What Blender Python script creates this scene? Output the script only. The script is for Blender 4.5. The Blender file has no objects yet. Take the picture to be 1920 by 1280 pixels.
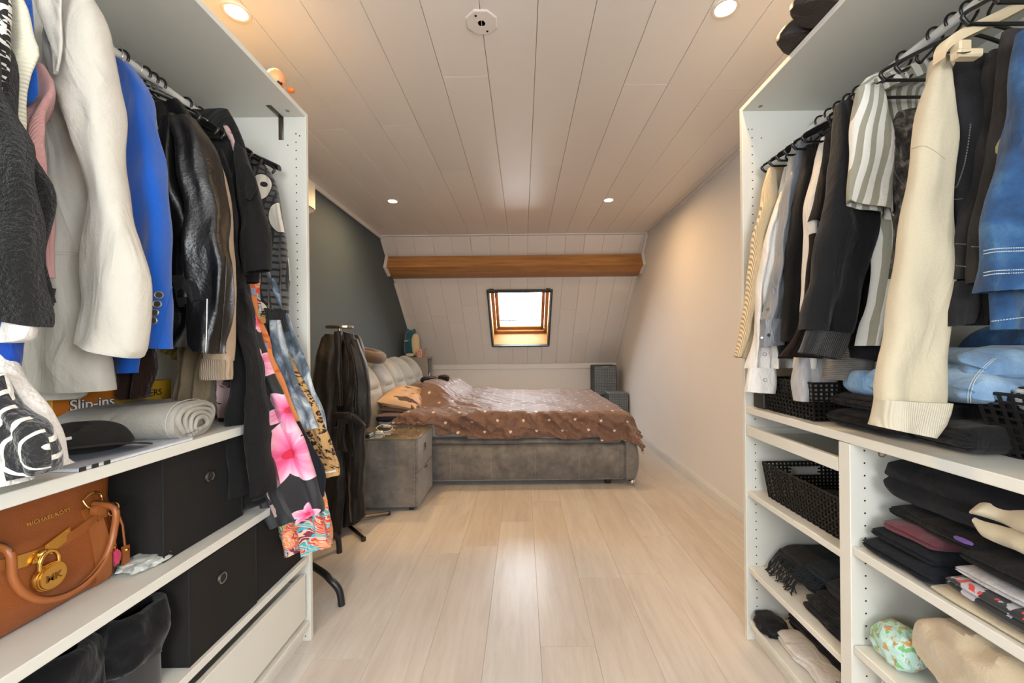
import bpy, bmesh, math, random
from mathutils import Vector, Matrix, noise

SC = bpy.context.scene
COL = SC.collection
PI = math.pi
random.seed(7)

# ------------------------------------------------------------------ camera
F = 747.0                       # focal length in pixels of the 1920 wide frame
CAMZ = 1.11
ROLL = math.radians(0.6)
cr, sr = math.cos(ROLL), math.sin(ROLL)
cam = bpy.data.cameras.new('camera')
cam.lens = F / 1920 * 36
cam.sensor_width = 36
cam.shift_x = -20 / 1920
cam.shift_y = 10 / 1920
cam.clip_start = 0.02
camo = bpy.data.objects.new('camera', cam)
COL.objects.link(camo)
camo.matrix_world = Matrix(((cr, sr, 0, 0), (0, 0, -1, 0), (-sr, cr, 0, CAMZ), (0, 0, 0, 1)))
SC.camera = camo

# ------------------------------------------------------------------ sky, exposure
SC.view_settings.view_transform = 'Standard'
SC.view_settings.look = 'None'
SC.view_settings.gamma = 1
SC.view_settings.use_curve_mapping = False
SC.view_settings.exposure = 0.68
world = bpy.data.worlds.new('sky')
SC.world = world
world.use_nodes = True
wn = world.node_tree
bg = wn.nodes['Background']
bg.inputs[0].default_value = (0.90, 0.95, 1.0, 1)     # even overcast sky
bg.inputs[1].default_value = SKY = 19.0
LAMP_W = 9.0
LAMP_C = (1.0, 0.74, 0.46)
SC.cycles.max_bounces = 8
SC.cycles.diffuse_bounces = 5
SC.cycles.sample_clamp_indirect = 4
SC.cycles.use_denoising = True
SC.cycles.caustics_reflective = False
SC.cycles.caustics_refractive = False

def W(px, py, Y):
    a, b = px - 980, 650 - py
    u, v = a * cr + b * sr, b * cr - a * sr
    return Vector((u / F * Y, Y, CAMZ + v / F * Y))

def WX(px, py, X):
    a, b = px - 980, 650 - py
    u = a * cr + b * sr
    return W(px, py, X * F / u)

def WZ(px, py, Z):
    a, b = px - 980, 650 - py
    v = b * cr - a * sr
    return W(px, py, (Z - CAMZ) * F / v)

# ------------------------------------------------------------------ room numbers
CEIL = 2.326
XL, XR = -1.528, 1.37
YB = -1.9                        # rear wall behind the camera
YC = 4.31                        # where the flat ceiling ends
YK, ZK = 5.858, 0.861            # top of the knee wall
SD = Vector((0, YK - YC, ZK - CEIL)).normalized()    # down the slope
SN = Vector((0, -SD.z, SD.y))                        # out through the roof
SLEN = math.hypot(YK - YC, CEIL - ZK)
def slope(x, t, d=0.0):
    return Vector((x, YC, CEIL)) + SD * t + SN * d
OX0, OX1, OT0, OT1 = -0.40, 0.342, 0.775, 1.715      # roof window opening

def portal(loc, rot, sx, sy):
    l = bpy.data.lights.new('sky_portal', 'AREA')
    l.shape = 'RECTANGLE'; l.size = sx; l.size_y = sy
    l.cycles.is_portal = True
    o = bpy.data.objects.new('sky_portal', l); COL.objects.link(o)
    o.location = loc; o.rotation_euler = rot
    return o
oc = slope((OX0 + OX1) / 2, (OT0 + OT1) / 2, 0.30)
pt = portal(oc, (0, 0, 0), OX1 - OX0, OT1 - OT0)
pt.rotation_euler = (-SN).to_track_quat('-Z', 'Y').to_euler()
RWX0, RWX1, RWZ0, RWZ1 = -.45, .65, 1.05, 1.95     # unseen rear wall window, added for daylight from behind the camera
portal(((RWX0 + RWX1) / 2, YB - 0.10, (RWZ0 + RWZ1) / 2), (PI / 2, 0, 0), RWX1 - RWX0, RWZ1 - RWZ0)

SWY0, SWY1, SWZ0, SWZ1 = -1.40, -.45, .95, 1.85       # unseen side wall windows behind the camera, added to brighten the near clothes
portal((XR + .10, (SWY0 + SWY1) / 2, (SWZ0 + SWZ1) / 2), (PI / 2, 0, PI / 2), SWY1 - SWY0, SWZ1 - SWZ0)
portal((XL - .10, (SWY0 + SWY1) / 2, (SWZ0 + SWZ1) / 2), (PI / 2, 0, -PI / 2), SWY1 - SWY0, SWZ1 - SWZ0)

# ================================================================== node helper
def lin(h):
    if isinstance(h, (tuple, list)): return tuple(h)[:3]
    h = h.lstrip('#')
    c = [int(h[i:i + 2], 16) / 255 for i in (0, 2, 4)]
    return tuple(x / 12.92 if x <= .04045 else ((x + .055) / 1.055) ** 2.4 for x in c)

class E:                                             # tiny expression wrapper on math nodes
    def __init__(s, nt, k): s.nt, s.k = nt, k
    def _m(s, op, *o):
        n = s.nt.nodes.new('ShaderNodeMath'); n.operation = op
        for i, q in enumerate((s,) + o):
            if isinstance(q, E): s.nt.links.new(q.k, n.inputs[i])
            else: n.inputs[i].default_value = float(q)
        return E(s.nt, n.outputs[0])
    def __add__(s, o): return s._m('ADD', o)
    def __sub__(s, o): return s._m('SUBTRACT', o)
    def __mul__(s, o): return s._m('MULTIPLY', o)
    def __truediv__(s, o): return s._m('DIVIDE', o)
    def __pow__(s, o): return s._m('POWER', o)
    def lt(s, o): return s._m('LESS_THAN', o)
    def gt(s, o): return s._m('GREATER_THAN', o)
    def mn(s, o): return s._m('MINIMUM', o)
    def mx(s, o): return s._m('MAXIMUM', o)
    def fr(s): return s._m('FRACT')
    def fl(s): return s._m('FLOOR')
    def ab(s): return s._m('ABSOLUTE')
    def sin(s): return s._m('SINE')
    def at2(s, o): return s._m('ARCTAN2', o)

class M:                                             # one material under construction
    def __init__(s, name, color='#808080', rough=.6, metal=0.0, spec=.5, sheen=0.0, coat=0.0, emit=None, emit_s=0.0):
        s.m = bpy.data.materials.new(name); s.m.use_nodes = True
        s.nt = s.m.node_tree; s.b = s.nt.nodes['Principled BSDF']
        s.col = lin(color)
        s.set('Base Color', s.col + (1,)); s.set('Roughness', rough); s.set('Metallic', metal)
        s.set('Specular IOR Level', spec); s.set('Sheen Weight', sheen); s.set('Coat Weight', coat)
        if emit: s.set('Emission Color', lin(emit) + (1,)); s.set('Emission Strength', emit_s)
    def set(s, k, v): s.b.inputs[k].default_value = v
    def node(s, t): return s.nt.nodes.new(t)
    def coord(s, kind='Object'):
        return s.node('ShaderNodeTexCoord').outputs[kind]
    def mapped(s, kind='Object', sc=(1, 1, 1), loc=(0, 0, 0), rot=(0, 0, 0)):
        mp = s.node('ShaderNodeMapping'); s.nt.links.new(s.coord(kind), mp.inputs[0])
        mp.inputs['Scale'].default_value = sc; mp.inputs['Location'].default_value = loc; mp.inputs['Rotation'].default_value = rot
        return mp.outputs[0]
    def xyz(s, kind='Object'):
        n = s.node('ShaderNodeSeparateXYZ'); s.nt.links.new(s.coord(kind), n.inputs[0])
        return [E(s.nt, o) for o in n.outputs]
    def noise(s, scale, kind='Object', sc=(1, 1, 1), detail=3, rough=.5, dist=0.0, out=0):
        n = s.node('ShaderNodeTexNoise'); s.nt.links.new(s.mapped(kind, sc), n.inputs['Vector'])
        n.inputs['Scale'].default_value = scale; n.inputs['Detail'].default_value = detail
        n.inputs['Roughness'].default_value = rough; n.inputs['Distortion'].default_value = dist
        return E(s.nt, n.outputs[out])
    def vor(s, scale, kind='Object', sc=(1, 1, 1), feat='F1', out='Distance', rnd=1.0):
        n = s.node('ShaderNodeTexVoronoi'); n.feature = feat
        s.nt.links.new(s.mapped(kind, sc), n.inputs['Vector'])
        n.inputs['Scale'].default_value = scale; n.inputs['Randomness'].default_value = rnd
        return E(s.nt, n.outputs[out])
    def mix(s, fac, a, b):
        n = s.node('ShaderNodeMix'); n.data_type = 'RGBA'
        if isinstance(fac, E): s.nt.links.new(fac.k, n.inputs[0])
        else: n.inputs[0].default_value = fac
        for v, i in ((a, 6), (b, 7)):
            if isinstance(v, E): s.nt.links.new(v.k, n.inputs[i])
            else: n.inputs[i].default_value = lin(v) + (1,)
        return E(s.nt, n.outputs[2])
    def ramp(s, fac, stops):
        n = s.node('ShaderNodeValToRGB'); s.nt.links.new(fac.k, n.inputs[0])
        els = n.color_ramp.elements
        while len(els) < len(stops): els.new(.5)
        for e, (p, c) in zip(els, stops): e.position = p; e.color = lin(c) + (1,)
        return E(s.nt, n.outputs[0])
    def color(s, e): s.nt.links.new(e.k, s.b.inputs['Base Color']); return s
    def rough(s, e): s.nt.links.new(e.k, s.b.inputs['Roughness']); return s
    def bump(s, e, strength=.3, dist=.01):
        n = s.node('ShaderNodeBump'); n.inputs['Strength'].default_value = strength; n.inputs['Distance'].default_value = dist
        s.nt.links.new(e.k, n.inputs['Height'])
        s.nt.links.new(n.outputs[0], s.b.inputs['Normal']); return s
    def vary(s, amt=.06, scale=3, kind='Object'):     # soft colour variation
        n = s.noise(scale, kind, detail=4)
        c = s.col
        s.color(s.mix(n, tuple(x * (1 - amt * 2) for x in c), tuple(min(1, x * (1 + amt * 2)) for x in c))); return s

def fabric(name, color, rough=.85, weave=900, wrinkle=.25, sheen=.15, wsc=9, var=.05, spec=.3):
    if max(lin(color)) < .06:
        sheen *= .3; spec = .18; color = tuple(x * .55 for x in lin(color))
    m = M(name, color, rough, sheen=sheen, spec=spec)
    m.vary(var, 4)
    h = m.noise(wsc, sc=(1.6, 1.6, .8), detail=5, rough=.55, dist=.6) * wrinkle + m.noise(weave, detail=1) * .02
    cr_ = (m.noise(1, 'UV', sc=(17, 2.2, 1), detail=3, dist=.4) - .5).ab() * (.55 * min(1, wrinkle * 2.5))
    m.bump(h - cr_, .9, .045)
    return m

# ================================================================== geometry helpers
ORG = {}
def org(o): return ORG.get(o.name, Vector((0, 0, 0)))

def empty(name, loc):
    o = bpy.data.objects.new(name, None); COL.objects.link(o)
    o.empty_display_size = .05; o.location = loc; ORG[o.name] = Vector(loc); return o

def tag(o, label=None, cat=None, group=None, kind=None):
    if label: o['label'] = label
    if cat: o['category'] = cat
    if group: o['group'] = group
    if kind: o['kind'] = kind
    return o

def thing(name, label, cat, loc, group=None):
    return tag(empty(name, loc), label, cat, group)

class MB:                                            # collects shapes in world space
    def __init__(s): s.v, s.f, s.uv, s.sm = [], [], [], []
    def add(s, vs, fs, smooth=True, uvs=None):
        o = len(s.v); s.v += [Vector(p) for p in vs]
        for i, f in enumerate(fs):
            s.f.append([q + o for q in f]); s.sm.append(smooth)
            s.uv.append(uvs[i] if uvs else None)
        return s
    def box(s, x0, x1, y0, y1, z0, z1, bev=0.0015, mat=None, smooth=False):
        if x0 > x1: x0, x1 = x1, x0
        if y0 > y1: y0, y1 = y1, y0
        if z0 > z1: z0, z1 = z1, z0
        b = min(bev, (x1 - x0) * .45, (y1 - y0) * .45, (z1 - z0) * .45)
        vs, idx = [], {}
        for ix, (xo, xi) in enumerate(((x0, x0 + b), (x1, x1 - b))):
            for iy, (yo, yi) in enumerate(((y0, y0 + b), (y1, y1 - b))):
                for iz, (zo, zi) in enumerate(((z0, z0 + b), (z1, z1 - b))):
                    for ax, p in enumerate(((xo, yi, zi), (xi, yo, zi), (xi, yi, zo))):
                        idx[ix, iy, iz, ax] = len(vs); vs.append(Vector(p))
        fs = []
        for ax in range(3):
            o1, o2 = [(1, 2), (2, 0), (0, 1)][ax]
            for sd in (0, 1):
                q = []
                for a, c in ((0, 0), (1, 0), (1, 1), (0, 1)):
                    k = [0, 0, 0]; k[ax] = sd; k[o1] = a; k[o2] = c
                    q.append(idx[k[0], k[1], k[2], ax])
                fs.append(q if sd else q[::-1])
        if b > 0:
            for ax in range(3):                       # edges parallel to ax
                o1, o2 = [(1, 2), (2, 0), (0, 1)][ax]
                for a in (0, 1):
                    for c in (0, 1):
                        k0 = [0, 0, 0]; k0[o1] = a; k0[o2] = c; k1 = list(k0); k1[ax] = 1
                        q = [idx[(*k0, o1)], idx[(*k1, o1)], idx[(*k1, o2)], idx[(*k0, o2)]]
                        fs.append(q if (a != c) else q[::-1])
            for ix in (0, 1):
                for iy in (0, 1):
                    for iz in (0, 1):
                        q = [idx[ix, iy, iz, a] for a in range(3)]
                        fs.append(q if (ix + iy + iz) % 2 else q[::-1])
        if mat is not None: vs = [mat @ p for p in vs]
        return s.add(vs, fs, smooth)
    def loft(s, rings, closed=True, cap0=True, cap1=True, smooth=True, vs_=None):
        n = len(rings[0]); o = []
        vs = [p for r in rings for p in r]
        fs, uvs = [], []
        for i in range(len(rings) - 1):
            for j in range(n if closed else n - 1):
                k = (j + 1) % n
                fs.append([i * n + j, i * n + k, (i + 1) * n + k, (i + 1) * n + j])
                if vs_: uvs.append([vs_[i][j], vs_[i][j + 1], vs_[i + 1][j + 1], vs_[i + 1][j]])
        if closed and cap0:
            fs.append(list(range(n))[::-1]); uvs.append([vs_[0][j] for j in range(n)][::-1] if vs_ else None)
        if closed and cap1:
            fs.append([(len(rings) - 1) * n + j for j in range(n)]); uvs.append([vs_[-1][j] for j in range(n)] if vs_ else None)
        return s.add(vs, fs, smooth, uvs if vs_ else None)
    def tube(s, pts, r, n=8, smooth=True, flat=1.0):
        pts = [Vector(p) for p in pts]; rings = []
        up = Vector((0, 0, 1)); m = len(pts)
        t0 = (pts[1] - pts[0]).normalized()
        a = t0.cross(up)
        if a.length < .05: a = t0.cross(Vector((1, 0, 0)))
        a.normalize()
        for i, p in enumerate(pts):
            t = (pts[min(i + 1, m - 1)] - pts[max(i - 1, 0)]).normalized()
            a = (a - t * a.dot(t))
            if a.length < 1e-6: a = t.orthogonal()
            a.normalize(); b = t.cross(a)
            ri = r[i] if isinstance(r, (list, tuple)) else r
            rings.append([p + a * (math.cos(2 * PI * j / n) * ri) + b * (math.sin(2 * PI * j / n) * ri * flat) for j in range(n)])
        return s.loft(rings, smooth=smooth)
    def lathe(s, c, prof, axis='Z', n=24, smooth=True):
        c = Vector(c); rings = []
        ax = {'X': (Vector((0, 1, 0)), Vector((0, 0, 1)), Vector((1, 0, 0))),
              'Y': (Vector((0, 0, 1)), Vector((1, 0, 0)), Vector((0, 1, 0))),
              'Z': (Vector((1, 0, 0)), Vector((0, 1, 0)), Vector((0, 0, 1)))}[axis] if isinstance(axis, str) else axis
        for r, h in prof:
            rings.append([c + ax[0] * (r * math.cos(2 * PI * j / n)) + ax[1] * (r * math.sin(2 * PI * j / n)) + ax[2] * h for j in range(n)])
        return s.loft(rings, smooth=smooth)
    def prism(s, poly, vec, smooth=False):
        a = [Vector(p) for p in poly]; b = [p + Vector(vec) for p in a]
        return s.loft([a, b], smooth=smooth)
    def build(s, name, mat, parent=None, **tg):
        if parent is not None: o0 = org(parent)
        else:
            xs = [p.x for p in s.v]; ys = [p.y for p in s.v]
            o0 = Vector(((min(xs) + max(xs)) / 2, (min(ys) + max(ys)) / 2, min(p.z for p in s.v)))
        me = bpy.data.meshes.new(name)
        me.from_pydata([tuple(p - o0) for p in s.v], [], s.f)
        me.polygons.foreach_set('use_smooth', s.sm)
        if any(u for u in s.uv):
            ul = me.uv_layers.new(name='UVMap'); k = 0
            for pf, u in zip(me.polygons, s.uv):
                for q in range(pf.loop_total):
                    if u: ul.data[pf.loop_start + q].uv = u[q]
        me.materials.append(mat.m if isinstance(mat, M) else mat)
        bm = bmesh.new(); bm.from_mesh(me); bmesh.ops.recalc_face_normals(bm, faces=bm.faces); bm.to_mesh(me); bm.free()
        me.update()
        if any(s.sm): me.set_sharp_from_angle(angle=math.radians(52))
        ob = bpy.data.objects.new(name, me); COL.objects.link(ob)
        if parent is not None: ob.parent = parent
        else: ob.location = o0
        ORG[ob.name] = o0
        tag(ob, **tg)
        return ob

def copy_tree(o, parent=None, name=None):
    c = o.copy(); COL.objects.link(c)
    if parent is not None: c.parent = parent
    for ch in list(o.children): copy_tree(ch, c)
    return c

def crom(p0, p1, p2, p3, t):
    return 0.5 * ((2 * p1) + (p2 - p0) * t + (2 * p0 - 5 * p1 + 4 * p2 - p3) * t * t + (3 * p1 - p0 - 3 * p2 + p3) * t ** 3)
def smooth_path(pts, k=6, closed=False):
    pts = [Vector(p) for p in pts]; o = []
    n = len(pts)
    for i in range(n - 1):
        a, b = pts[max(i - 1, 0)], pts[min(i + 2, n - 1)]
        for q in range(k): o.append(crom(a, pts[i], pts[i + 1], b, q / k))
    o.append(pts[-1]); return o

def text_mesh(mb, s, size, origin, right, up, depth=.0008, align='LEFT'):
    cu = bpy.data.curves.new('t', 'FONT'); cu.body = s; cu.size = size; cu.extrude = depth; cu.align_x = align; cu.offset = size * .012
    ob = bpy.data.objects.new('t', cu); COL.objects.link(ob)
    dg = bpy.context.evaluated_depsgraph_get(); ev = ob.evaluated_get(dg); me = ev.to_mesh()
    R, U = Vector(right).normalized(), Vector(up).normalized(); N = R.cross(U)
    mb.add([Vector(origin) + R * v.co.x + U * v.co.y + N * v.co.z for v in me.vertices], [list(p.vertices) for p in me.polygons], False)
    ev.to_mesh_clear(); bpy.data.objects.remove(ob); bpy.data.curves.remove(cu)

# ---- hanging cloth: closed loft between a left and a right outline, with folds
def cloth(name, parent, mat, Y, st, th=.05, n=64, fold=.010, k=13., seed=0, rough=.006, hem=True, step=.016, sq=.62, g0=.3, taper=.5, top=True, **tg):
    """st rows: (pxL,pyL,pxR,pyR[,dYL,dYR]) or ('L'|'R', px, py, width[,dY]) where px is the aisle edge."""
    LR = []
    for s in st:
        if s[0] == 'L':
            d = s[4] if len(s) > 4 else 0; R = W(s[1], s[2], Y + d); LR.append((R - Vector((s[3], 0, 0)), R))
        elif s[0] == 'R':
            d = s[4] if len(s) > 4 else 0; L = W(s[1], s[2], Y + d); LR.append((L, L + Vector((s[3], 0, 0))))
        else:
            d0 = s[4] if len(s) > 4 else 0; d1 = s[5] if len(s) > 5 else d0
            LR.append((W(s[0], s[1], Y + d0), W(s[2], s[3], Y + d1)))
    rows = []
    for i in range(len(LR) - 1):
        q = max(2, int(((LR[i][0] + LR[i][1]) - (LR[i + 1][0] + LR[i + 1][1])).length / 2 / step))
        A = [LR[max(i - 1, 0)], LR[i], LR[i + 1], LR[min(i + 2, len(LR) - 1)]]
        for t in range(q):
            rows.append(tuple(crom(A[0][e], A[1][e], A[2][e], A[3][e], t / q) for e in (0, 1)))
    rows.append(LR[-1])
    rnd = random.Random(seed); ph = [rnd.uniform(0, 6.28) for _ in range(6)]
    off = Vector((seed * 3.7, seed * 1.3, 0))
    rings, uvs, ln = [], [], 0.0
    tot = len(rows) - 1
    lens = [0.0]
    for i in range(tot): lens.append(lens[-1] + ((rows[i + 1][0] + rows[i + 1][1] - rows[i][0] - rows[i][1]) / 2).length)
    ln_ = lambda i: lens[i]
    def ring(i, shrink=0.0, lift=0.0):
        L, R = rows[i]; C = (L + R) / 2; H = (R - L) / 2; hl = max(H.length, 1e-5)
        D = Vector((-H.y, H.x, 0)); D = D.normalized() if D.length > 1e-6 else Vector((0, 1, 0))
        v = i / tot
        t = th * (taper + (1 - taper) * min(1, v * 5)) if top else th
        g = g0 + (1 - g0) * v
        hs = max(0.1, 1 - shrink / hl)
        C = C - D * (t * .20 if D.y > 0 else -t * .20)
        out, uv = [], []
        for j in range(n):
            a = 2 * PI * j / n; c, s_ = math.cos(a), math.sin(a)
            cx = math.copysign(abs(c) ** sq, c); sy = math.copysign(abs(s_) ** .75, s_)
            xx = cx * hl
            w = math.sin(xx * k * 1.7 * PI + ph[0] + v * 1.3 * math.sin(ph[1])) + .55 * math.sin(xx * k * 3.1 * PI + ph[2] + v * 2.1)
            rg = (1 - 2.4 * abs(noise.noise(Vector((xx * k * 1.5, ln_(i) * 1.6, seed * 2.1)))))
            rg2 = (1 - 2.4 * abs(noise.noise(Vector((xx * k * 2.2 + ln_(i) * 9, ln_(i) * 7, seed * 4.1)))))
            P = C + H * (cx * hs) + D * ((t / 2 - shrink) * sy + fold * g * 2.3 * (w * .55 + rg * .85 + rg2 * .30) * (1 - .35 * abs(cx)))
            q = P * 9 + off
            P = P + D * (noise.noise(q) * rough * 2.2) + H / hl * (noise.noise(q + Vector((9, 9, 9))) * rough)
            P = P + D * (noise.noise(Vector((P.x * 22, P.y * 22, P.z * 9)) + off) * rough * 1.1)
            P.z += lift
            out.append(P)
            uv.append((xx if s_ >= 0 else -xx - 2 * hl, ln))
        uv.append((-3 * hl, ln))
        return out, uv
    for i in range(len(rows)):
        if i: ln += (((rows[i][0] + rows[i][1]) - (rows[i - 1][0] + rows[i - 1][1])) / 2).length
        r, u = ring(i); rings.append(r); uvs.append(u)
    if hem:
        for q in range(0, min(4, tot - 1)):
            r, u = ring(tot - q, .0035 + .0015 * q, 0); rings.append(r); uvs.append(u)
    mb = MB(); mb.loft(rings, vs_=uvs)
    return mb.build(name, mat, parent, **tg)

def blobby(name, parent, mat, c, size, amp=.15, sc=6, seed=0, sub=4, flat=None, **tg):
    bm = bmesh.new(); bmesh.ops.create_icosphere(bm, subdivisions=sub, radius=1)
    off = Vector((seed * 5.1, seed * 2.3, seed))
    vs = []
    for v in bm.verts:
        p = v.co.copy(); q = Vector([math.copysign(abs(t) ** .75, t) for t in p])
        r = 1 + amp * (noise.noise(p * sc * .35 + off) + .6 * (1 - 2 * abs(noise.noise(p * sc * .6 + off))) * .8 + .25 * noise.noise(p * sc * 1.7 + off))
        w = Vector((c[0] + q.x * size[0] * r, c[1] + q.y * size[1] * r, c[2] + q.z * size[2] * r))
        if flat is not None and w.z < flat: w.z = flat + (w.z - flat) * .03
        vs.append(w)
    fs = [[v.index for v in f.verts] for f in bm.faces]; bm.free()
    return MB().add(vs, fs).build(name, mat, parent, **tg)

def folded(name, label, mat, x0, x1, y0, y1, z0, h, layers=2, seed=0, group=None, cat='clothes', side=-1, tilt=0.0, lip=.012, sag=.0, amp=.008, fringe=None):
    """a folded garment: loft along Y, rounded fold lips on the aisle side"""
    n, m = 90, 34; rings = []; off = Vector((seed * 7.7, seed, 0))
    if h > .024 and side and name != 'blanket': layers += 1; lip = max(lip, .009)
    cx, hx = (x0 + x1) / 2, abs(x1 - x0) / 2
    for i in range(m + 1):
        v = i / m; y = y0 + (y1 - y0) * v
        e = 1 - abs(2 * v - 1) ** 9 * .5
        ring = []
        for j in range(n):
            a = 2 * PI * j / n; c, s_ = math.cos(a), math.sin(a)
            px = math.copysign(abs(c) ** .45, c); pz = math.copysign(abs(s_) ** .55, s_)
            zz = (pz + 1) / 2
            lipv = lip * (abs(math.sin(zz * PI * layers)) ** .5 - 1) if px * side > 0 else 0
            X = cx + px * hx * (.96 + .04 * e) + lipv * side * min(1, abs(px) * 1.2)
            Z = z0 + h * (.5 + pz * .5 * e)
            P = Vector((X, y, Z))
            d = noise.noise(P * 7 + off) * amp * 1.3 + noise.noise(P * 19 + off) * amp * .5 + (.5 - 1.6 * abs(noise.noise(Vector((P.x * 9, P.y * 14, P.z * 22)) + off))) * amp * .8
            P.x += side * d * (1 if px * side > 0 else .3) + tilt * (v - .5) * .1
            P.z += max(0, d) * zz + sag * (1 - abs(2 * v - 1) ** 2) * zz - (0 if zz > .2 else 0)
            P.y += noise.noise(P * 12 + off + Vector((5, 5, 5))) * amp * .8
            P.z = max(P.z, z0 + .0005)
            ring.append(P)
        rings.append(ring)
    mb = MB().loft(rings)
    return mb.build(name, mat, None, label=label, cat=cat, group=group)
# ================================================================== shared materials
m_plank_c = M('ceiling panel', '#d6d0ca', .33, spec=.5)
oi = m_plank_c.node('ShaderNodeObjectInfo'); rr = E(m_plank_c.nt, oi.outputs['Random'])
m_plank_c.color(m_plank_c.mix(rr, '#ddd6cf', '#e3dcd5'))
m_plank_c.bump(m_plank_c.noise(60, sc=(1, .08, .08), detail=4), .06, .004)
m_backing = M('dark batten behind panels', '#5d544c', .8)

m_floor = M('pale oak laminate', '#cdbfb0', .36, spec=.5)
_o = m_floor.node('ShaderNodeObjectInfo'); _r = E(m_floor.nt, _o.outputs['Random'])
_cx = m_floor.node('ShaderNodeCombineXYZ')
_x, _y, _z = m_floor.xyz()
for s_, e_ in zip(_cx.inputs, (_x * 1.0 + _r * 31.0, _y * .11 + _r * 17.0, _r * 5.0)): m_floor.nt.links.new(e_.k, s_)
def _fn(scale, detail, dist):
    n = m_floor.node('ShaderNodeTexNoise'); m_floor.nt.links.new(_cx.outputs[0], n.inputs['Vector'])
    n.inputs['Scale'].default_value = scale; n.inputs['Detail'].default_value = detail; n.inputs['Distortion'].default_value = dist
    n.inputs['Roughness'].default_value = .62
    return E(m_floor.nt, n.outputs[0])
_g = _fn(11, 9, 1.2); _g2 = _fn(55, 6, .4); _kn = m_floor.vor(3.1, sc=(1.6, .55, 1))
_base = m_floor.ramp(_g * .65 + _g2 * .35, [(.28, '#b4ada6'), (.44, '#c2bdb7'), (.56, '#cac6c1'), (.75, '#d3d0cc')])
_tone = m_floor.mix(_r, '#f6f0ea', '#ffffff')
_mul = m_floor.node('ShaderNodeMix'); _mul.data_type = 'RGBA'; _mul.blend_type = 'MULTIPLY'; _mul.inputs[0].default_value = 1
m_floor.nt.links.new(_base.k, _mul.inputs[6]); m_floor.nt.links.new(_tone.k, _mul.inputs[7])
m_floor.color(m_floor.mix(_kn.lt(.032) * .55, E(m_floor.nt, _mul.outputs[2]), '#8d6f55'))
m_floor.rough(_g2 * .10 + .27)
m_floor.bump(_g2, .05, .002)

m_wall_w = M('warm white wall paint', '#dfdcd9', .75); m_wall_w.vary(.015, 2).bump(m_wall_w.noise(120, detail=3), .05, .003)
m_wall_t = M('grey green wall paint', '#434f55', .7); m_wall_t.vary(.02, 2).bump(m_wall_t.noise(140, detail=3), .06, .003)
m_trim = M('white painted trim', '#dad8d4', .45); m_trim.vary(.02, 6)
m_white = M('white melamine', '#cfcec5', .34); m_white.vary(.012, 2)
m_white_edge = M('white edge band', '#e4e0d6', .3)
m_rail = M('grey white lacquered rail', '#d2d0cb', .3, spec=.6)
m_hole = M('drilled hole', '#141210', .9)
m_steel = M('bare steel', '#8a867f', .35, metal=1)
m_chrome = M('chrome', '#d6d6d6', .12, metal=1)
m_gold = M('polished gold', '#e2b866', .2, metal=1)
m_blackplastic = M('glossy black plastic', '#0f0e0e', .28, spec=.5)
m_blackmatte = M('matt black plastic', '#232221', .5); m_blackmatte.vary(.05, 20)
m_blackmetal = M('black lacquered tube', '#16181a', .35)
m_beam = M('brown pine beam', '#a67440', .5)
_bg = m_beam.noise(9, sc=(.25, 4, 4), detail=7, dist=.8)
m_beam.color(m_beam.ramp(_bg, [(.3, '#8c5e34'), (.5, '#a4723f'), (.7, '#b07d49')])).bump(_bg, .1, .003)
m_pine = M('lacquered pine', '#d09a5c', .35)
_pg = m_pine.noise(8, sc=(1, 3, 3), detail=6, dist=.7)
m_pine.color(m_pine.ramp(_pg, [(.3, '#8f5a28'), (.55, '#9e6833'), (.75, '#ad7840')]))
m_sill = M('pale plywood lining', '#a67c45', .5); m_sill.vary(.06, 6)
m_alu = M('dark grey aluminium', '#3e4343', .4, metal=.6)
m_glass = M('window glass', '#ffffff', .02)
_t = m_glass.node('ShaderNodeBsdfTransparent'); _gl = m_glass.node('ShaderNodeBsdfGlossy'); _gl.inputs['Roughness'].default_value = .02
_mx = m_glass.node('ShaderNodeMixShader'); _mx.inputs[0].default_value = .07
m_glass.nt.links.new(_t.outputs[0], _mx.inputs[1]); m_glass.nt.links.new(_gl.outputs[0], _mx.inputs[2])
m_glass.nt.links.new(_mx.outputs[0], m_glass.nt.nodes['Material Output'].inputs[0])

def S(mb, name, mat, parent=None):                  # a piece of the setting
    o = mb.build(name, mat, parent)
    if parent is None: o['kind'] = 'structure'
    return o

# ================================================================== room shell
floor = S(MB().box(XL - .1, XR + .1, YB - .1, YK + .1, -.08, -.008, 0), 'floor', m_backing)
def rowsx(x0, x1, w, phase):
    k = math.ceil((x0 - phase) / w); xs = [x0]
    while phase + k * w < x1:
        if phase + k * w > x0 + .01: xs.append(phase + k * w)
        k += 1
    xs.append(x1); return list(zip(xs[:-1], xs[1:]))
rndf = random.Random(3)
joints = {}
for i, (a, b) in enumerate(rowsx(XL, XR, .2035, .054)):
    st = 1.473 - 1.38 * 3 if abs(a - .054) < .02 else YB - rndf.uniform(0, 1.3)
    y = st
    while y < YK:
        y0, y1 = max(y, YB), min(y + 1.38, YK)
        if y1 - y0 > .02:
            MB().box(a + .0003, b - .0003, y0 + .0003, y1 - .0003, -.0078, 0, .0006).build('plank', m_floor, floor)
        y += 1.38

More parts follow.
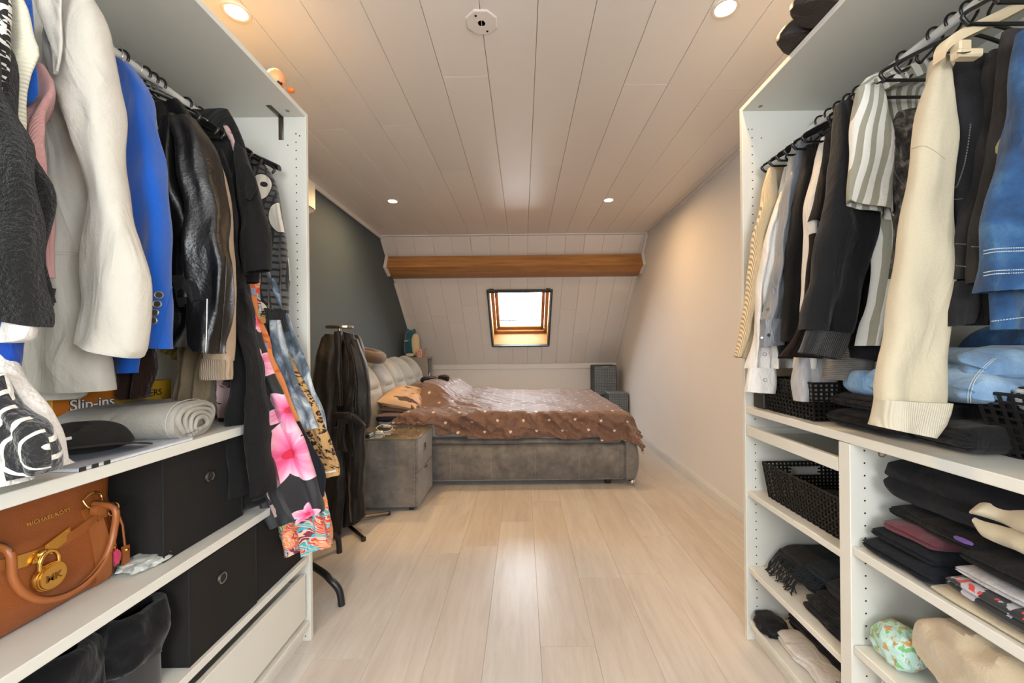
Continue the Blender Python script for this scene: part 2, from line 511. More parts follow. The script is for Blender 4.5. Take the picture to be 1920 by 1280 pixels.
ceil = S(MB().box(XL - .1, XR + .1, YB - .1, YC + .02, CEIL + .010, CEIL + .06, 0), 'ceiling', m_backing)
rndc = random.Random(11)
rows_c = rowsx(XL, XR, .208, -.141)
for i, (a, b) in enumerate(rows_c):
    cuts = sorted([YB, YC, 1.2 + rndc.uniform(-.6, .4) + (0 if i % 2 else 1.1), -.9 + rndc.uniform(-.4, .4)])
    if abs(a + .141 + .208 * 3) < .02: cuts = [YB, -.3, 2.18, YC]
    if abs(a + .141 + .208 * 2) < .02: cuts = [YB, -.1, 2.75, YC]
    for y0, y1 in zip(cuts[:-1], cuts[1:]):
        MB().box(a + .0009, b - .0009, y0 + .0004, y1 - .0004, CEIL, CEIL + .0095, .0014).build('plank', m_plank_c, ceil)

def obox(mb, x0, x1, t0, t1, d0, d1, bev=.0014):     # a box lying in the roof slope
    mat = Matrix(((1, 0, 0, 0), (0, SD.y, SN.y, YC), (0, SD.z, SN.z, CEIL), (0, 0, 0, 1)))
    return mb.box(x0, x1, t0, t1, d0, d1, bev, mat=mat)

mb = MB()
for q in ((XL - .1, XR + .1, -.02, OT0), (XL - .1, XR + .1, OT1, SLEN + .03), (XL - .1, OX0, OT0, OT1), (OX1, XR + .1, OT0, OT1)):
    obox(mb, q[0], q[1], q[2], q[3], .0105, .05, 0)
roof = S(mb, 'wall_roof_slope', m_backing)
for i, (a, b) in enumerate(rowsx(XL, XR, .208, -.141)):
    rects = [(a, b, 0.0, SLEN)]
    if b > OX0 and a < OX1:
        rects = [(a, b, 0, OT0), (a, b, OT1, SLEN)]
        if a < OX0: rects.append((a, OX0, OT0, OT1))
        if b > OX1: rects.append((OX1, b, OT0, OT1))
    for (x0, x1, t0, t1) in rects:
        segs = [(t0, t1)]
        c = .95 + rndc.uniform(-.15, .6)
        if i == 4: c = 1.0
        if t0 < c - .15 and t1 > c + .15 and t1 - t0 > 1.2: segs = [(t0, c), (c, t1)]
        for s0, s1 in segs:
            obox(MB(), x0 + .0009, x1 - .0009, s0 + .0004, s1 - .0004, 0, .0095).build('plank', m_plank_c, roof)

S(MB().box(XL, XR, YK, YK + .1, 0, ZK + .02, 0), 'wall_back', m_wall_w)
# gable walls follow the roof line
prof = [(YB - .1, 0), (YB - .1, CEIL), (YC, CEIL), (YK, ZK), (YK, 0)]
prof[0] = (SWY1, 0); prof[1] = (SWY1, CEIL)
for X, sg, nm, mt, wn in ((XL, -1, 'wall_left', m_wall_t, 'added_window_3'), (XR, 1, 'wall_right', m_wall_w, 'added_window_4')):
    mb = MB().prism([(X, y, z) for y, z in prof], (sg * .12, 0, 0))
    for q in ((YB - .1, SWY0, 0, CEIL), (SWY0, SWY1, 0, SWZ0), (SWY0, SWY1, SWZ1, CEIL)): mb.box(X, X + sg * .12, *q, 0)
    S(mb, nm, mt)
    mb = MB()
    for q in ((SWY0, SWY0 + .05, SWZ0, SWZ1), (SWY1 - .05, SWY1, SWZ0, SWZ1), (SWY0, SWY1, SWZ0, SWZ0 + .05), (SWY0, SWY1, SWZ1 - .05, SWZ1)): mb.box(X + sg * .03, X + sg * .07, *q)
    wf = S(mb, wn, m_trim)  # added side window, never in view, fills the wardrobes with daylight
    MB().box(X + sg * .048, X + sg * .052, SWY0, SWY1, SWZ0, SWZ1, 0).build('pane', m_glass, wf)
mb = MB()
for q in ((XL, XR, 0, RWZ0), (XL, XR, RWZ1, CEIL), (XL, RWX0, RWZ0, RWZ1), (RWX1, XR, RWZ0, RWZ1)):
    mb.box(q[0], q[1], YB - .1, YB, q[2], q[3], 0)
S(mb, 'wall_rear', m_wall_w)
mb = MB()
for x0, x1, z0, z1 in ((RWX0, RWX1, RWZ0, RWZ0 + .05), (RWX0, RWX1, RWZ1 - .05, RWZ1), (RWX0, RWX0 + .05, RWZ0, RWZ1), (RWX1 - .05, RWX1, RWZ0, RWZ1), (-.03, .03, RWZ0, RWZ1)):
    mb.box(x0, x1, YB - .07, YB - .03, z0, z1)
w2 = S(mb, 'added_window_2', m_trim)  # added rear window, out of view, evens the light on the near clothes
MB().box(RWX0, RWX1, YB - .052, YB - .048, RWZ0, RWZ1, 0).build('pane', m_glass, w2)

# skirting on the right wall: board, cap moulding
mb = MB().box(XR - .012, XR, 1.54, YK, 0, .062).box(XR - .009, XR, 1.54, YK, .062, .073).box(XR - .005, XR, 1.54, YK, .073, .082)
S(mb, 'baseboard_right', m_trim)
S(MB().box(XL, XL + .012, 1.6, YK, 0, .07), 'baseboard_left', m_trim)
# trims: cove where slope meets ceiling and walls, rail over the knee wall
S(MB().box(XL, XR, YC - .028, YC + .01, CEIL - .012, CEIL, .003), 'trim_1', m_trim)
mb = MB().box(XL, XR, YK - .018, YK, ZK - .075, ZK - .005, .003)
S(mb, 'trim_2', m_trim)
S(MB().box(XL, XL + .02, YB, YC - .005, CEIL - .034, CEIL, .004), 'trim_3', m_trim)
S(MB().box(XR - .014, XR, YB, YC - .005, CEIL - .022, CEIL, .004), 'trim_4', m_trim)
mb = obox(MB(), XL, XL + .02, 0.02, .20, -.038, 0, .003); S(mb, 'trim_5', m_trim)
mb = obox(MB(), XL, XL + .02, .62, SLEN - .01, -.028, 0, .003); S(mb, 'trim_6', m_trim)
mb = obox(MB(), XR - .014, XR, 0.02, .20, -.024, 0, .003); S(mb, 'trim_7', m_trim)
mb = obox(MB(), XR - .014, XR, .60, SLEN - .01, -.024, 0, .003); S(mb, 'trim_8', m_trim)

# purlin beam with its white end collars
bp = [(4.46, 2.135), (4.40, 2.005), (4.52, 1.945), (4.76, 1.93), (4.70, 2.07)]
bt = thing('roof_beam', 'brown wooden roof beam running across the slope above the roof window', 'beam', (0, 4.5, 1.95))
MB().prism([(XL + .004, y, z) for y, z in bp], (XR - XL - .008, 0, 0)).build('timber', m_beam, bt)
for X, s_ in ((XL + .004, 1), (XR - .004, -1)):
    mb = MB()
    P = [Vector((X, 4.30, 2.31)), Vector((X, 4.452, 2.139)), Vector((X, 4.385, 2.002)), Vector((X, 4.515, 1.932))]
    for a, b in zip(P[:-1], P[1:]):
        d = (b - a).normalized(); nrm = Vector((0, d.z, -d.y)) * .022
        mb.prism([a - d * .006 - nrm * .55, b + d * .006 - nrm * .55, b + d * .006 + nrm * .3, a - d * .006 + nrm * .3], (s_ * .03, 0, 0))
    if s_ > 0 or True: mb.build('end_collar', m_trim, bt, label='white painted collar strip at the beam end')

# ------------------------------------------------------------------ roof window
win = empty('window_1', slope((OX0 + OX1) / 2, OT1, 0)); win['kind'] = 'structure'
D0, D1 = .0, .24
mb = MB()
obox(mb, OX0 - .012, OX0, OT0 - .012, OT1 + .012, -.001, D1, .001)
obox(mb, OX1, OX1 + .012, OT0 - .012, OT1 + .012, -.001, D1, .001)
obox(mb, OX0, OX1, OT0 - .012, OT0, -.001, D1, .001)
mb.build('side_lining', m_sill, win)
mb = MB()
a0, a1 = slope(OX0, OT1, -.001), slope(OX1, OT1, -.001)
b0, b1 = slope(OX0, OT1 - .05, D1 - .05), slope(OX1, OT1 - .05, D1 - .05)
mb.add([a0, a1, b1, b0, a0 + SD * .02, a1 + SD * .02, b1 + SD * .06, b0 + SD * .06], [(0, 1, 2, 3), (4, 5, 6, 7), (0, 1, 5, 4), (3, 2, 6, 7), (0, 3, 7, 4), (1, 2, 6, 5)], False)
mb.build('bottom_lining', m_sill, win)
mb = MB()
fx0, fx1, ft0, ft1 = OX0 + .0, OX1 - .0, OT0 + .0, OT1 - .045
for q in ((fx0, fx0 + .04, ft0, ft1), (fx1 - .04, fx1, ft0, ft1), (fx0, fx1, ft0, ft0 + .04), (fx0, fx1, ft1 - .045, ft1)):
    obox(mb, *q, D1 - .07, D1 - .01, .003)
mb.build('window_frame', m_pine, win)
mb = MB()
sx0, sx1, s0, s1 = fx0 + .042, fx1 - .042, ft0 + .042, ft1 - .047
for q in ((sx0, sx0 + .045, s0, s1), (sx1 - .045, sx1, s0, s1), (sx0, sx1, s0, s0 + .05), (sx0, sx1, s1 - .05, s1)):
    obox(mb, *q, D1 - .035, D1 + .02, .004)
sash = mb.build('sash', m_pine, win)
obox(MB(), sx0 + .04, sx1 - .04, s0 + .045, s1 - .045, D1 + .0, D1 + .006, 0).build('pane', m_glass, sash)
mb = MB(); obox(mb, sx0 + .03, sx1 - .03, s1 - .115, s1 - .10, D1 + .03, D1 + .045, .001)
mb.build('gasket', m_alu, sash)
# insect screen cassette frame round the opening
sc = thing('screen_frame', 'dark grey aluminium insect screen frame around the roof window', 'window screen', slope((OX0 + OX1) / 2, OT1, -.02))
fl, fr_, f0, f1 = -.432, .374, .748, 1.742
mb = MB()
for a_ in (fl, fr_ - .020): obox(MB(), a_, a_ + .020, f0, f1, -.022, -.001, .002).build('side_rail', m_alu, sc)
obox(MB(), fl, fr_, f0, f0 + .030, -.034, -.001, .003).build('top_cassette', m_alu, sc)
obox(MB(), fl + .01, fr_ - .01, f1 - .026, f1, -.030, -.001, .003).build('pull_bar', m_alu, sc)
for x in (fl + .03, fr_ - .085):
    obox(MB(), x, x + .055, f0 - .016, f0 + .004, -.040, -.004, .003).build('bracket', m_alu, sc)
for x in (fl + .10, fr_ - .15):
    obox(MB(), x, x + .03, f1, f1 + .012, -.022, -.004, .002).build('catch', m_alu, sc)

# ------------------------------------------------------------------ recessed ceiling lamps
m_lens = M('lit lamp lens', '#ffe9c8', .4, emit='#ffdfae', emit_s=30)
m_ring = M('white lamp ring', '#d8cfc4', .35)
def downlight(x, y, label, k=1.0, col=LAMP_C):
    t = thing('ceiling_light', label, 'ceiling light', (x, y, CEIL), 'recessed ceiling lights')
    mb = MB().lathe((x, y, CEIL), [(.0345, .0), (.0345, -.003), (.044, -.005), (.047, -.0035), (.048, .0)], n=32)
    mb.build('ring', m_ring, t)
    MB().lathe((x, y, CEIL), [(.0005, -.0045), (.030, -.0045), (.034, -.003), (.034, .0), (.0005, .0)], n=32).build('lens', m_lens, t)
    l = bpy.data.lights.new('bulb', 'AREA'); l.shape = 'DISK'; l.size = .06
    l.energy = LAMP_W * k; l.color = col; l.spread = math.radians(172)
    o = bpy.data.objects.new('bulb', l); COL.objects.link(o); o.parent = t; o.location = (0, 0, -.008)
    return t
downlight(-1.017, 1.433, 'lit recessed ceiling spot above the left wardrobe', 1.7, (1.0, .58, .20))
downlight(.745, 1.439, 'lit recessed ceiling spot near the top edge of the right wardrobe', .55, (1.0, .66, .34))
downlight(-1.063, 3.296, 'small lit ceiling spot above the headboard side of the bed', .8, (1.0, .66, .34))
downlight(.729, 3.32, 'small lit ceiling spot above the foot of the bed', .72, (1.0, .62, .29))

mb = MB(); c = Vector((-.141, 1.49, CEIL))
pl = []
for r, h in ((.060, 0), (.060, -.003), (.056, -.005), (.002, -.005)):
    pl.append([c + Vector((r * math.cos(PI / 8 + q * PI / 4) * 1.05, r * math.sin(PI / 8 + q * PI / 4), h)) for q in range(8)])
mb.loft(pl, smooth=False)
cp = thing('ceiling_plate', 'white octagonal blanking plate screwed to the ceiling boards', 'ceiling plate', c)
mb.build('cover', m_plank_c, cp)
for dx, dy in ((.018, .038), (-.018, -.034)):
    MB().lathe(c + Vector((dx, dy, -.005)), [(.0045, 0), (.0045, -.001), (.0005, -.001)], n=10).build('screw', m_hole, cp)
MB().lathe(c + Vector((0, 0, -.005)), [(.016, 0), (.016, -.0008), (.014, -.0008), (.014, 0)], n=20).box(c.x - .001, c.x + .001, c.y - .012, c.y + .012, c.z - .006, c.z - .0048, 0).build('cap', m_ring, cp)

# ------------------------------------------------------------------ air conditioner on the left wall
m_ac = M('ivory plastic housing', '#c6bdac', .4)
ac = thing('air_conditioner', 'ivory wall air conditioner on the grey green wall behind the left wardrobe', 'air conditioner', (XL, 2.2, 1.94))
pr = [(XL, 2.20), (XL + .18, 2.195), (XL + .205, 2.17), (XL + .205, 2.005), (XL + .19, 1.985), (XL, 1.94)]
MB().prism([(x, 1.78, z) for x, z in pr], (0, .78, 0)).build('housing', m_ac, ac)
MB().prism([(XL + .19, 1.80, 1.984), (XL + .186, 1.80, 1.976), (XL + .10, 1.80, 1.925), (XL + .02, 1.80, 1.935), (XL + .03, 1.80, 1.94)], (0, .74, 0)).build('air_flap', m_ac, ac)
MB().box(XL + .204, XL + .208, 1.80, 2.54, 2.0, 2.003, 0).build('seam', m_hole, ac)
# ================================================================== wardrobes
def holes(mb, x, y, z0, z1, step=.032, ny=-1, r=.0026):
    z = z0
    while z < z1:
        mb.add([(x + r * math.cos(q * PI / 4), y + ny * .0004, z + r * math.sin(q * PI / 4)) for q in range(8)], [range(8)], False)
        z += step
LFX, LBX = -.816, -1.396
LY0, LY1 = .02, 1.514                                  # near panel, inner face of the far panel
wl = thing('wardrobe', 'white open wardrobe on the left, with black boxes and a drawer', 'wardrobe', (-1.1, .77, 0))
PT = .018
MB().box(LBX, LFX, LY1, LY1 + PT, 0, 2.01).build('side_panel', m_white, wl)
MB().box(LBX, LFX, LY0, LY0 + PT, 0, 2.01).build('side_panel', m_white, wl)
MB().box(LBX, LFX, LY0 + PT, LY1, 1.992, 2.01).build('top_panel', m_white, wl)
MB().box(LBX, LBX + .004, LY0 + PT, LY1, .06, 1.992, 0).build('back_panel', m_white, wl)
MB().box(LBX + .005, LFX - .004, LY0 + PT, LY1 - .001, .862, .887).build('shelf', m_white, wl)
MB().box(LBX + .005, LFX - .004, LY0 + PT, LY1 - .001, .576, .600).build('shelf', m_white, wl)
MB().box(LBX + .005, LFX - .004, LY0 + PT, LY1 - .001, .303, .325).build('shelf', m_white, wl)
MB().box(LBX + .005, LFX - .004, LY0 + PT, LY1 - .001, .060, .080).build('shelf', m_white, wl)
dr = MB().box(LFX - .030, LFX - .012, LY0 + PT + .01, LY1 - .012, .098, .262).build('drawer', m_white, wl)
MB().box(LBX + .05, LFX - .031, LY1 - .040, LY1 - .026, .105, .24).box(LBX + .05, LFX - .031, LY0 + .05, LY1 - .04, .105, .112).build('drawer_box', m_white, dr)
MB().box(LFX - .04, LFX - .03, LY0 + PT, LY1 - .001, 0, .059).build('plinth', m_white, wl)
mb = MB(); holes(mb, LFX - .037, LY1, .36, 1.93); holes(mb, LFX - .023, LY1, 1.92, 1.93)
holes(mb, LFX - .068, LY1, 1.885, 1.90); holes(mb, LFX - .037, LY1, .02, .06, .02); holes(mb, LFX - .02, LY1, .02, .03)
holes(mb, LFX - .37, LY1, .36, 1.93)
mb.build('peg_hole', m_hole, wl, kind='stuff')
m_br = M('dark bronze bracket', '#5d564a', .4, metal=.7)
mb = MB().box(-.918, -.899, LY1 - .0025, LY1, 1.905, 1.990, .0008).box(-.918, -.899, LY1 - .075, LY1, 1.9895, 1.9918, .0008)
for z in (1.92, 1.96): mb.lathe((-.9085, LY1 - .0025, z), [(.003, 0), (.003, -.001), (.0005, -.001)], 'Y', 8)
mb.build('angle_bracket', m_br, wl)
MB().lathe((LFX - .045, LY1 - .04, 1.9918), [(.007, .001), (.007, -.001), (.0005, -.001)], 'Z', 16).build('cam_bolt', m_steel, wl)
MB().tube([(-1.10, LY0 + PT, 1.92), (-1.10, LY1, 1.92)], .0125, 20).build('clothes_rail', m_rail, wl)
mb = MB().lathe((-1.10, LY1, 1.92), [(.022, 0), (.022, -.008), (.0145, -.010), (.0145, -.012)], 'Y', 20)
mb.build('rail_bracket', m_rail, wl)

RFX, RBX = .833, 1.366
RY0, RY1 = .02, 1.497
wr = thing('wardrobe', 'white open wardrobe on the right, with folded clothes and wicker baskets', 'wardrobe', (1.1, .76, 0))
MB().box(RFX, RBX, RY1, RY1 + PT, 0, 2.004).build('side_panel', m_white, wr)
MB().box(RFX, RBX, RY0, RY0 + PT, 0, 2.004).build('side_panel', m_white, wr)
MB().box(RFX, RBX, RY0 + PT, RY1, 1.986, 2.004).build('top_panel', m_white, wr)
MB().box(RBX - .004, RBX, RY0 + PT, RY1, .06, 1.986, 0).build('back_panel', m_white, wr)
SHZ = .877
MB().box(RFX + .003, RBX - .005, RY0 + PT, RY1 - .001, SHZ - .024, SHZ).build('shelf', m_white, wr)
MB().box(RFX, RBX - .005, 1.018, 1.055, .02, SHZ - .025).build('divider', m_white, wr)
for z in (.561, .277, .076):
    MB().box(RFX + .006, RBX - .005, 1.056, RY1 - .001, z - .020, z).build('shelf', m_white, wr)
for z in (.592, .340, .076):
    MB().box(RFX + .004, RBX - .005, RY0 + PT, 1.017, z - .022, z).build('shelf', m_white, wr)
MB().box(RFX + .03, RFX + .045, RY0 + PT, 1.017, 0, .053).box(RFX + .03, RFX + .045, 1.056, RY1, 0, .055).build('plinth', m_white, wr)
tray = MB().box(RFX + .002, RFX + .020, 1.060, RY1 - .004, .770, .806).build('tray', m_white, wr)
MB().box(RFX + .02, RBX - .05, 1.060, RY1 - .004, .770, .776).box(RBX - .06, RBX - .05, 1.06, RY1 - .004, .776, .80).box(RFX + .02, RBX - .06, RY1 - .016, RY1 - .004, .776, .80).box(RFX + .02, RBX - .06, 1.06, 1.072, .776, .80).build('tray_box', m_white, tray)
mb = MB()
holes(mb, RFX + .037, RY1, .03, 1.94); holes(mb, RFX + .023, RY1, 1.918, 1.93); holes(mb, RFX + .072, RY1, 1.885, 1.90)
holes(mb, RFX + .037, 1.018, .10, .85)
holes(mb, RFX + .36, RY1, .9, 1.9)
mb.build('peg_hole', m_hole, wr, kind='stuff')
MB().lathe((RFX + .052, RY1 - .03, 1.9858), [(.007, .001), (.007, -.001), (.0005, -.001)], 'Z', 16).build('cam_bolt', m_steel, wr)
MB().lathe((RFX + .082, 1.018, .828), [(.010, .001), (.010, -.0012), (.007, -.0012), (.007, .0005)], 'Y', 20).build('cable_grommet', M('brass dowel', '#9c8453', .5, metal=.3), wr)
MB().tube([(1.09, RY0 + PT, 1.915), (1.09, RY1, 1.915)], .0125, 20).build('clothes_rail', m_rail, wr)

# ================================================================== bed
m_suede = M('grey suede fabric', '#6b6863', .8, sheen=.3)
_n = m_suede.noise(5, detail=7, rough=.62, dist=.5); _n2 = m_suede.noise(26, detail=5)
m_suede.color(m_suede.ramp(_n * .7 + _n2 * .3, [(.32, '#4d4b49'), (.46, '#63605d'), (.58, '#74716c'), (.72, '#8b8782')])).bump(_n2, .12, .01)
m_suede_l = M('pale grey velvet', '#8d8a80', .6, sheen=.5)
_n = m_suede_l.noise(4, detail=6, dist=.6)
m_suede_l.color(m_suede_l.ramp(_n, [(.3, '#686860'), (.5, '#807f77'), (.7, '#98968d')])).bump(m_suede_l.noise(60, detail=3), .08, .004)
m_stitch = M('pale stitching', '#9b968c', .7)
bed = thing('bed', 'grey upholstered box spring bed with a tufted headboard', 'bed', (-.15, 4.0, 0))
BY0, BY1, BX0, BX1 = 3.165, 4.87, -1.20, .80
MB().box(BX0, BX1 + .01, BY0, BY1, .045, .328, .018, smooth=True).build('base', m_suede, bed)
mb = MB()
for x in (-.585, -.26, .09, .44, .77 - .02):
    for z in range(9): mb.box(x - .001, x + .001, BY0 - .0012, BY0 + .004, .07 + z * .0265, .07 + z * .0265 + .018, 0)
mb.build('stitching', m_stitch, bed, kind='stuff')
MB().box(BX0, BX1 - .02, BY0 + .01, BY1 - .01, .334, .375, .016, smooth=True).build('topper_base', m_suede, bed)
MB().box(BX0 + .01, BX1 - .02, BY0 + .05, BY1 - .05, .375, .555, .035, smooth=True).build('mattress', M('white mattress ticking', '#b9b4ae', .8), bed)
# foot panel, thick and rounded
rings = []
for i in range(25):
    v = i / 24; z = .055 + v * .345
    bul = math.sin(PI * min(1, v * .9 + .1)) ** .6
    x0, x1 = BX1 + .012, BX1 + .060 + .058 * bul
    rings.append([Vector((x0, BY0 - .02, z)), Vector((x1 - .03, BY0 - .028, z)), Vector((x1 - .008, BY0 - .015, z)), Vector((x1, BY0 + .02, z)), Vector((x1, BY1 - .02, z)), Vector((x1 - .03, BY1 + .01, z)), Vector((x0, BY1 + .01, z))])
MB().loft(rings).build('foot_panel', m_suede, bed)
for x, y in ((.68, 3.24), (-.9, 3.24), (.68, 4.8), (-.9, 4.8)):
    MB().lathe((x, y, 0), [(.0005, 0), (.026, 0), (.030, .045), (.0005, .045)], n=16).build('leg', m_blackmatte, bed)
for y in (3.18, 4.83):
    MB().lathe((.862, y, .030), [(.0005, -.030), (.012, -.028), (.024, -.018), (.0295, 0), (.024, .018), (.012, .027), (.0005, .03)], n=20).build('foot', m_chrome, bed, label='chrome ball foot')
# headboard: one mesh per padded channel, quarter-round over the top
prof = [(-1.225, .30), (-1.215, .45), (-1.215, .60), (-1.225, .72), (-1.262, .84), (-1.325, .935), (-1.40, .985), (-1.47, .99), (-1.51, .94), (-1.515, .80), (-1.515, .3)]
pp = smooth_path([(x, 0, z) for x, z in prof], 5)
hb = [BY0 - .06 + i * (BY1 + .06 - BY0 + .06) / 5 for i in range(6)]
for i in range(5):
    y0, y1 = hb[i], hb[i + 1]; rings = []
    for q in range(15):
        v = q / 14; y = y0 + (y1 - y0) * v; pf = (1 - abs(2 * v - 1) ** 3.2)
        ring = []
        for j, p in enumerate(pp):
            t = (pp[min(j + 1, len(pp) - 1)] - pp[max(j - 1, 0)]).normalized(); nr = Vector((t.z, 0, -t.x))
            # horizontal seam two thirds up
            seam = math.exp(-((p.z - .775) / .014) ** 2) if p.x > -1.3 else 0
            w = noise.noise(Vector((p.x * 6, y * 6, p.z * 6))) * .006
            ring.append(p + Vector((0, y, 0)) + nr * (((.028 * pf) * (1 - .75 * seam * 1.0) + w * pf - .004) * (1 if p.x > -1.44 else 0)))
        ring.append(Vector((-1.36, y, .3)))
        rings.append(ring)
    MB().loft(rings).build('headboard_cushion', m_suede_l, bed)

# ------------------------------------------------------------------ duvet
m_duvet = M('brown cotton with small hearts', '#6b4d40', .52, sheen=.3, spec=.45)
ux, uy, _ = m_duvet.xyz('UV')
gy = uy / .080; row = gy.fl()
gx = ux / .205 + (row * .5).fr()
hx = (gx.fr() - .5) * 21.0; hy = (gy.fr() - .5) * 8.2 + .1
hq = hx * hx + hy * hy - 1.0
heart = (hq * hq * hq - hx * hx * hy * hy * hy).lt(0)
_n = m_duvet.noise(3, detail=4)
_base = m_duvet.mix(_n, '#654739', '#715344')
m_duvet.color(m_duvet.mix(heart, _base, '#d9c4ba'))
m_duvet.bump(m_duvet.noise(9, sc=(1, 1.6, 1), detail=6, dist=1.2) * .8 + m_duvet.noise(38, detail=4) * .15, 1.0, .03)
NX, NY = 250, 190
x_head, x_foot, y_far, y_near = -1.02, .80, 4.84, 3.27
Rr = .07
def duvet_pt(i, j):
    # cloth arc coordinates: a along the bed, b across towards the camera
    wob = .022 * noise.noise(Vector((i * .05, 3.1, 0)))
    oy_ = max(0, y_near - (4.82 - (4.82 - y_near + .235) * j / NY))
    a0_ = -.90 - .15 * min(1, oy_ / .12) + .03 * noise.noise(Vector((j * .06, 1, 1))) - .10 * min(1, max(0, (4.82 - 1.55 * j / NY) - 3.9) / .4)
    a = a0_ + (1.04 - a0_) * i / NX
    hemb = .235 + .035 * noise.noise(Vector((a * 2.2, 7.7, 0))) + (.03 if a > .6 else 0) - .03 * math.exp(-((a + .55) / .35) ** 2)
    b = 4.82 - (4.82 - y_near + hemb) * j / NY
    xe = x_foot - .02
    ox = max(0, a - xe); oy = max(0, y_near - b)
    o = math.hypot(ox, oy)
    X, Y = min(a, xe), max(b, y_near)
    top = .578
    # pillows below the head end: ramps up, highest in the middle of the bed
    g = 1 / (1 + math.exp((a + .66) / .055))
    yy = max(0, min(1, (Y - 3.32) / .30)); yf = max(0, min(1, (4.80 - Y) / .25))
    top += g * (.015 + .19 * (yy * yy * (3 - 2 * yy)) * (yf ** .7))
    top += .022 * math.exp(-((a + .45) / .2) ** 2) * yy
    top += .012 * noise.noise(Vector((a * 2.4, b * 2.4, 0))) + .014 * (1 - 2 * abs(noise.noise(Vector((a * 3.1 + b * 1.5, b * 2.2, 2)))))
    wr_ = .006 + .027 * min(1, oy / .06) + .016 * math.exp(-((a + .6) / .35) ** 2)
    d = a * .62 + b * 1.0
    rid = 1 - 2 * abs(noise.noise(Vector((a * 6 + b * 9, b * 3.2 - a * 1.2, 5))))
    rid2 = 1 - 2 * abs(noise.noise(Vector((a * 13 - b * 7, b * 9 + a * 7, 8))))
    rid3 = 1 - 2 * abs(noise.noise(Vector((a * 3.4 - b * 4.5, b * 5 + a * 3, 11))))
    fold = wr_ * (1.0 * rid + .45 * rid2 + .7 * rid3)
    if o > 0:
        dx, dy = ox / o, oy / o
        ph_ = min(o / Rr, PI / 2)
        hr = Rr * math.sin(ph_); dz = Rr * (1 - math.cos(ph_))
        if o > Rr * PI / 2:
            r_ = o - Rr * PI / 2; dz += r_ * .96; hr += r_ * (.12 + (.35 if dx > .3 and dy > .3 else 0))
        X += dx * (hr + fold); Y -= dy * (hr + fold)
        z = top - dz + fold * .3 * (1 - min(1, o / .1))
        z = max(z, .20)
    else:
        z = top + fold * .55
    if a < -.70 and oy > 0: z = max(z, .515)
    return Vector((X, Y, z)), (a, b)
vs, uv = [], []
for i in range(NX + 1):
    for j in range(NY + 1):
        p, u = duvet_pt(i, j); vs.append(p); uv.append(u)
fs, us = [], []
for i in range(NX):
    for j in range(NY):
        q = [i * (NY + 1) + j, (i + 1) * (NY + 1) + j, (i + 1) * (NY + 1) + j + 1, i * (NY + 1) + j + 1]
        fs.append(q); us.append([uv[k] for k in q])
dv = MB().add(vs, fs, True, us).build('duvet', m_duvet, None, label='brown duvet printed with small pale hearts, spread over the bed', cat='duvet')
sm = dv.modifiers.new('thickness', 'SOLIDIFY'); sm.thickness = .012; sm.offset = -1

# under-blanket edge showing below the duvet
m_sheet = fabric('pale grey sheet', '#8e8a87', wrinkle=.4)
rings = []
for i in range(60):
    v = i / 59; x = -.45 + v * 1.20
    zz = .379 + .006 * noise.noise(Vector((x * 7, 0, 0))); yo = BY0 + .026 + .004 * noise.noise(Vector((x * 9, 4, 0)))
    rings.append([Vector((x, yo, zz)), Vector((x, yo - .004, zz + .03)), Vector((x, yo + .06, zz + .07)), Vector((x, yo + .068, zz + .06)), Vector((x, yo + .004, zz + .002))])
MB().loft(rings).build('bed_sheet', m_sheet, None, label='pale sheet edge hanging just below the brown duvet', cat='sheet')

# ------------------------------------------------------------------ pillows
def pillow(name, label, mat, c, sx, sy, sz, rot=(0, 0, 0), seed=0, cat='pillow', pw=.55):
    vs, fs = [], []; n, m = 40, 30; R = Matrix.Rotation(rot[2], 3, 'Z') @ Matrix.Rotation(rot[1], 3, 'Y') @ Matrix.Rotation(rot[0], 3, 'X')
    for sgn in (1, -1):
        o = len(vs)
        for i in range(n + 1):
            for j in range(m + 1):
                u, v = 2 * i / n - 1, 2 * j / m - 1
                h = ((1 - abs(u) ** 3.2) * (1 - abs(v) ** 3.2)) ** pw
                k = 1 - .07 * (1 - abs(u)) * abs(v) ** 3; k2 = 1 - .07 * (1 - abs(v)) * abs(u) ** 3
                p = Vector((u * sx * k2, v * sy * k, sgn * sz * h))
                p += Vector((0, 0, 1)) * (noise.noise(Vector((u * 3 + seed, v * 3, sgn))) * sz * .18 * h)
                vs.append(R @ p + Vector(c))
        for i in range(n):
            for j in range(m):
                a = o + i * (m + 1) + j; q = [a, a + m + 1, a + m + 2, a + 1]
                fs.append(q if sgn > 0 else q[::-1])
    return MB().add(vs, fs).build(name, mat, None, label=label, cat=cat)
m_pil1 = M('cream pillowcase with dark brush marks', '#c9a888', .6); _n = m_pil1.noise(7, sc=(.7, 2, 1), detail=3, dist=1.5)
m_pil1.color(m_pil1.mix(_n.gt(.63), '#c7a586', '#4a3a38')).bump(m_pil1.noise(10, detail=5), .5, .02)
pillow('pillow', 'cream pillow with dark brush marks leaning by the headboard', m_pil1, (-1.02, 3.50, .672), .175, .25, .075, (math.radians(8), math.radians(12), 0), 1)
pillow('pillow', 'dark brown pillow below the cream brush-marked pillow', fabric('dark brown cotton', '#463530'), (-1.04, 3.46, .595), .15, .22, .032, (0, math.radians(5), 0), 2)
pillow('pillow', 'thin mauve grey pillow lowest at the near corner of the bed', fabric('mauve grey cotton', '#6a5a58'), (-1.07, 3.36, .560), .13, .15, .026, (0, 0, 0), 3)
pillow('pillow', 'second row grey pillow behind the cream pillow, by the headboard', fabric('greige cotton', '#7f7068'), (-.97, 4.38, .68), .20, .32, .08, (0, math.radians(12), 0), 4)
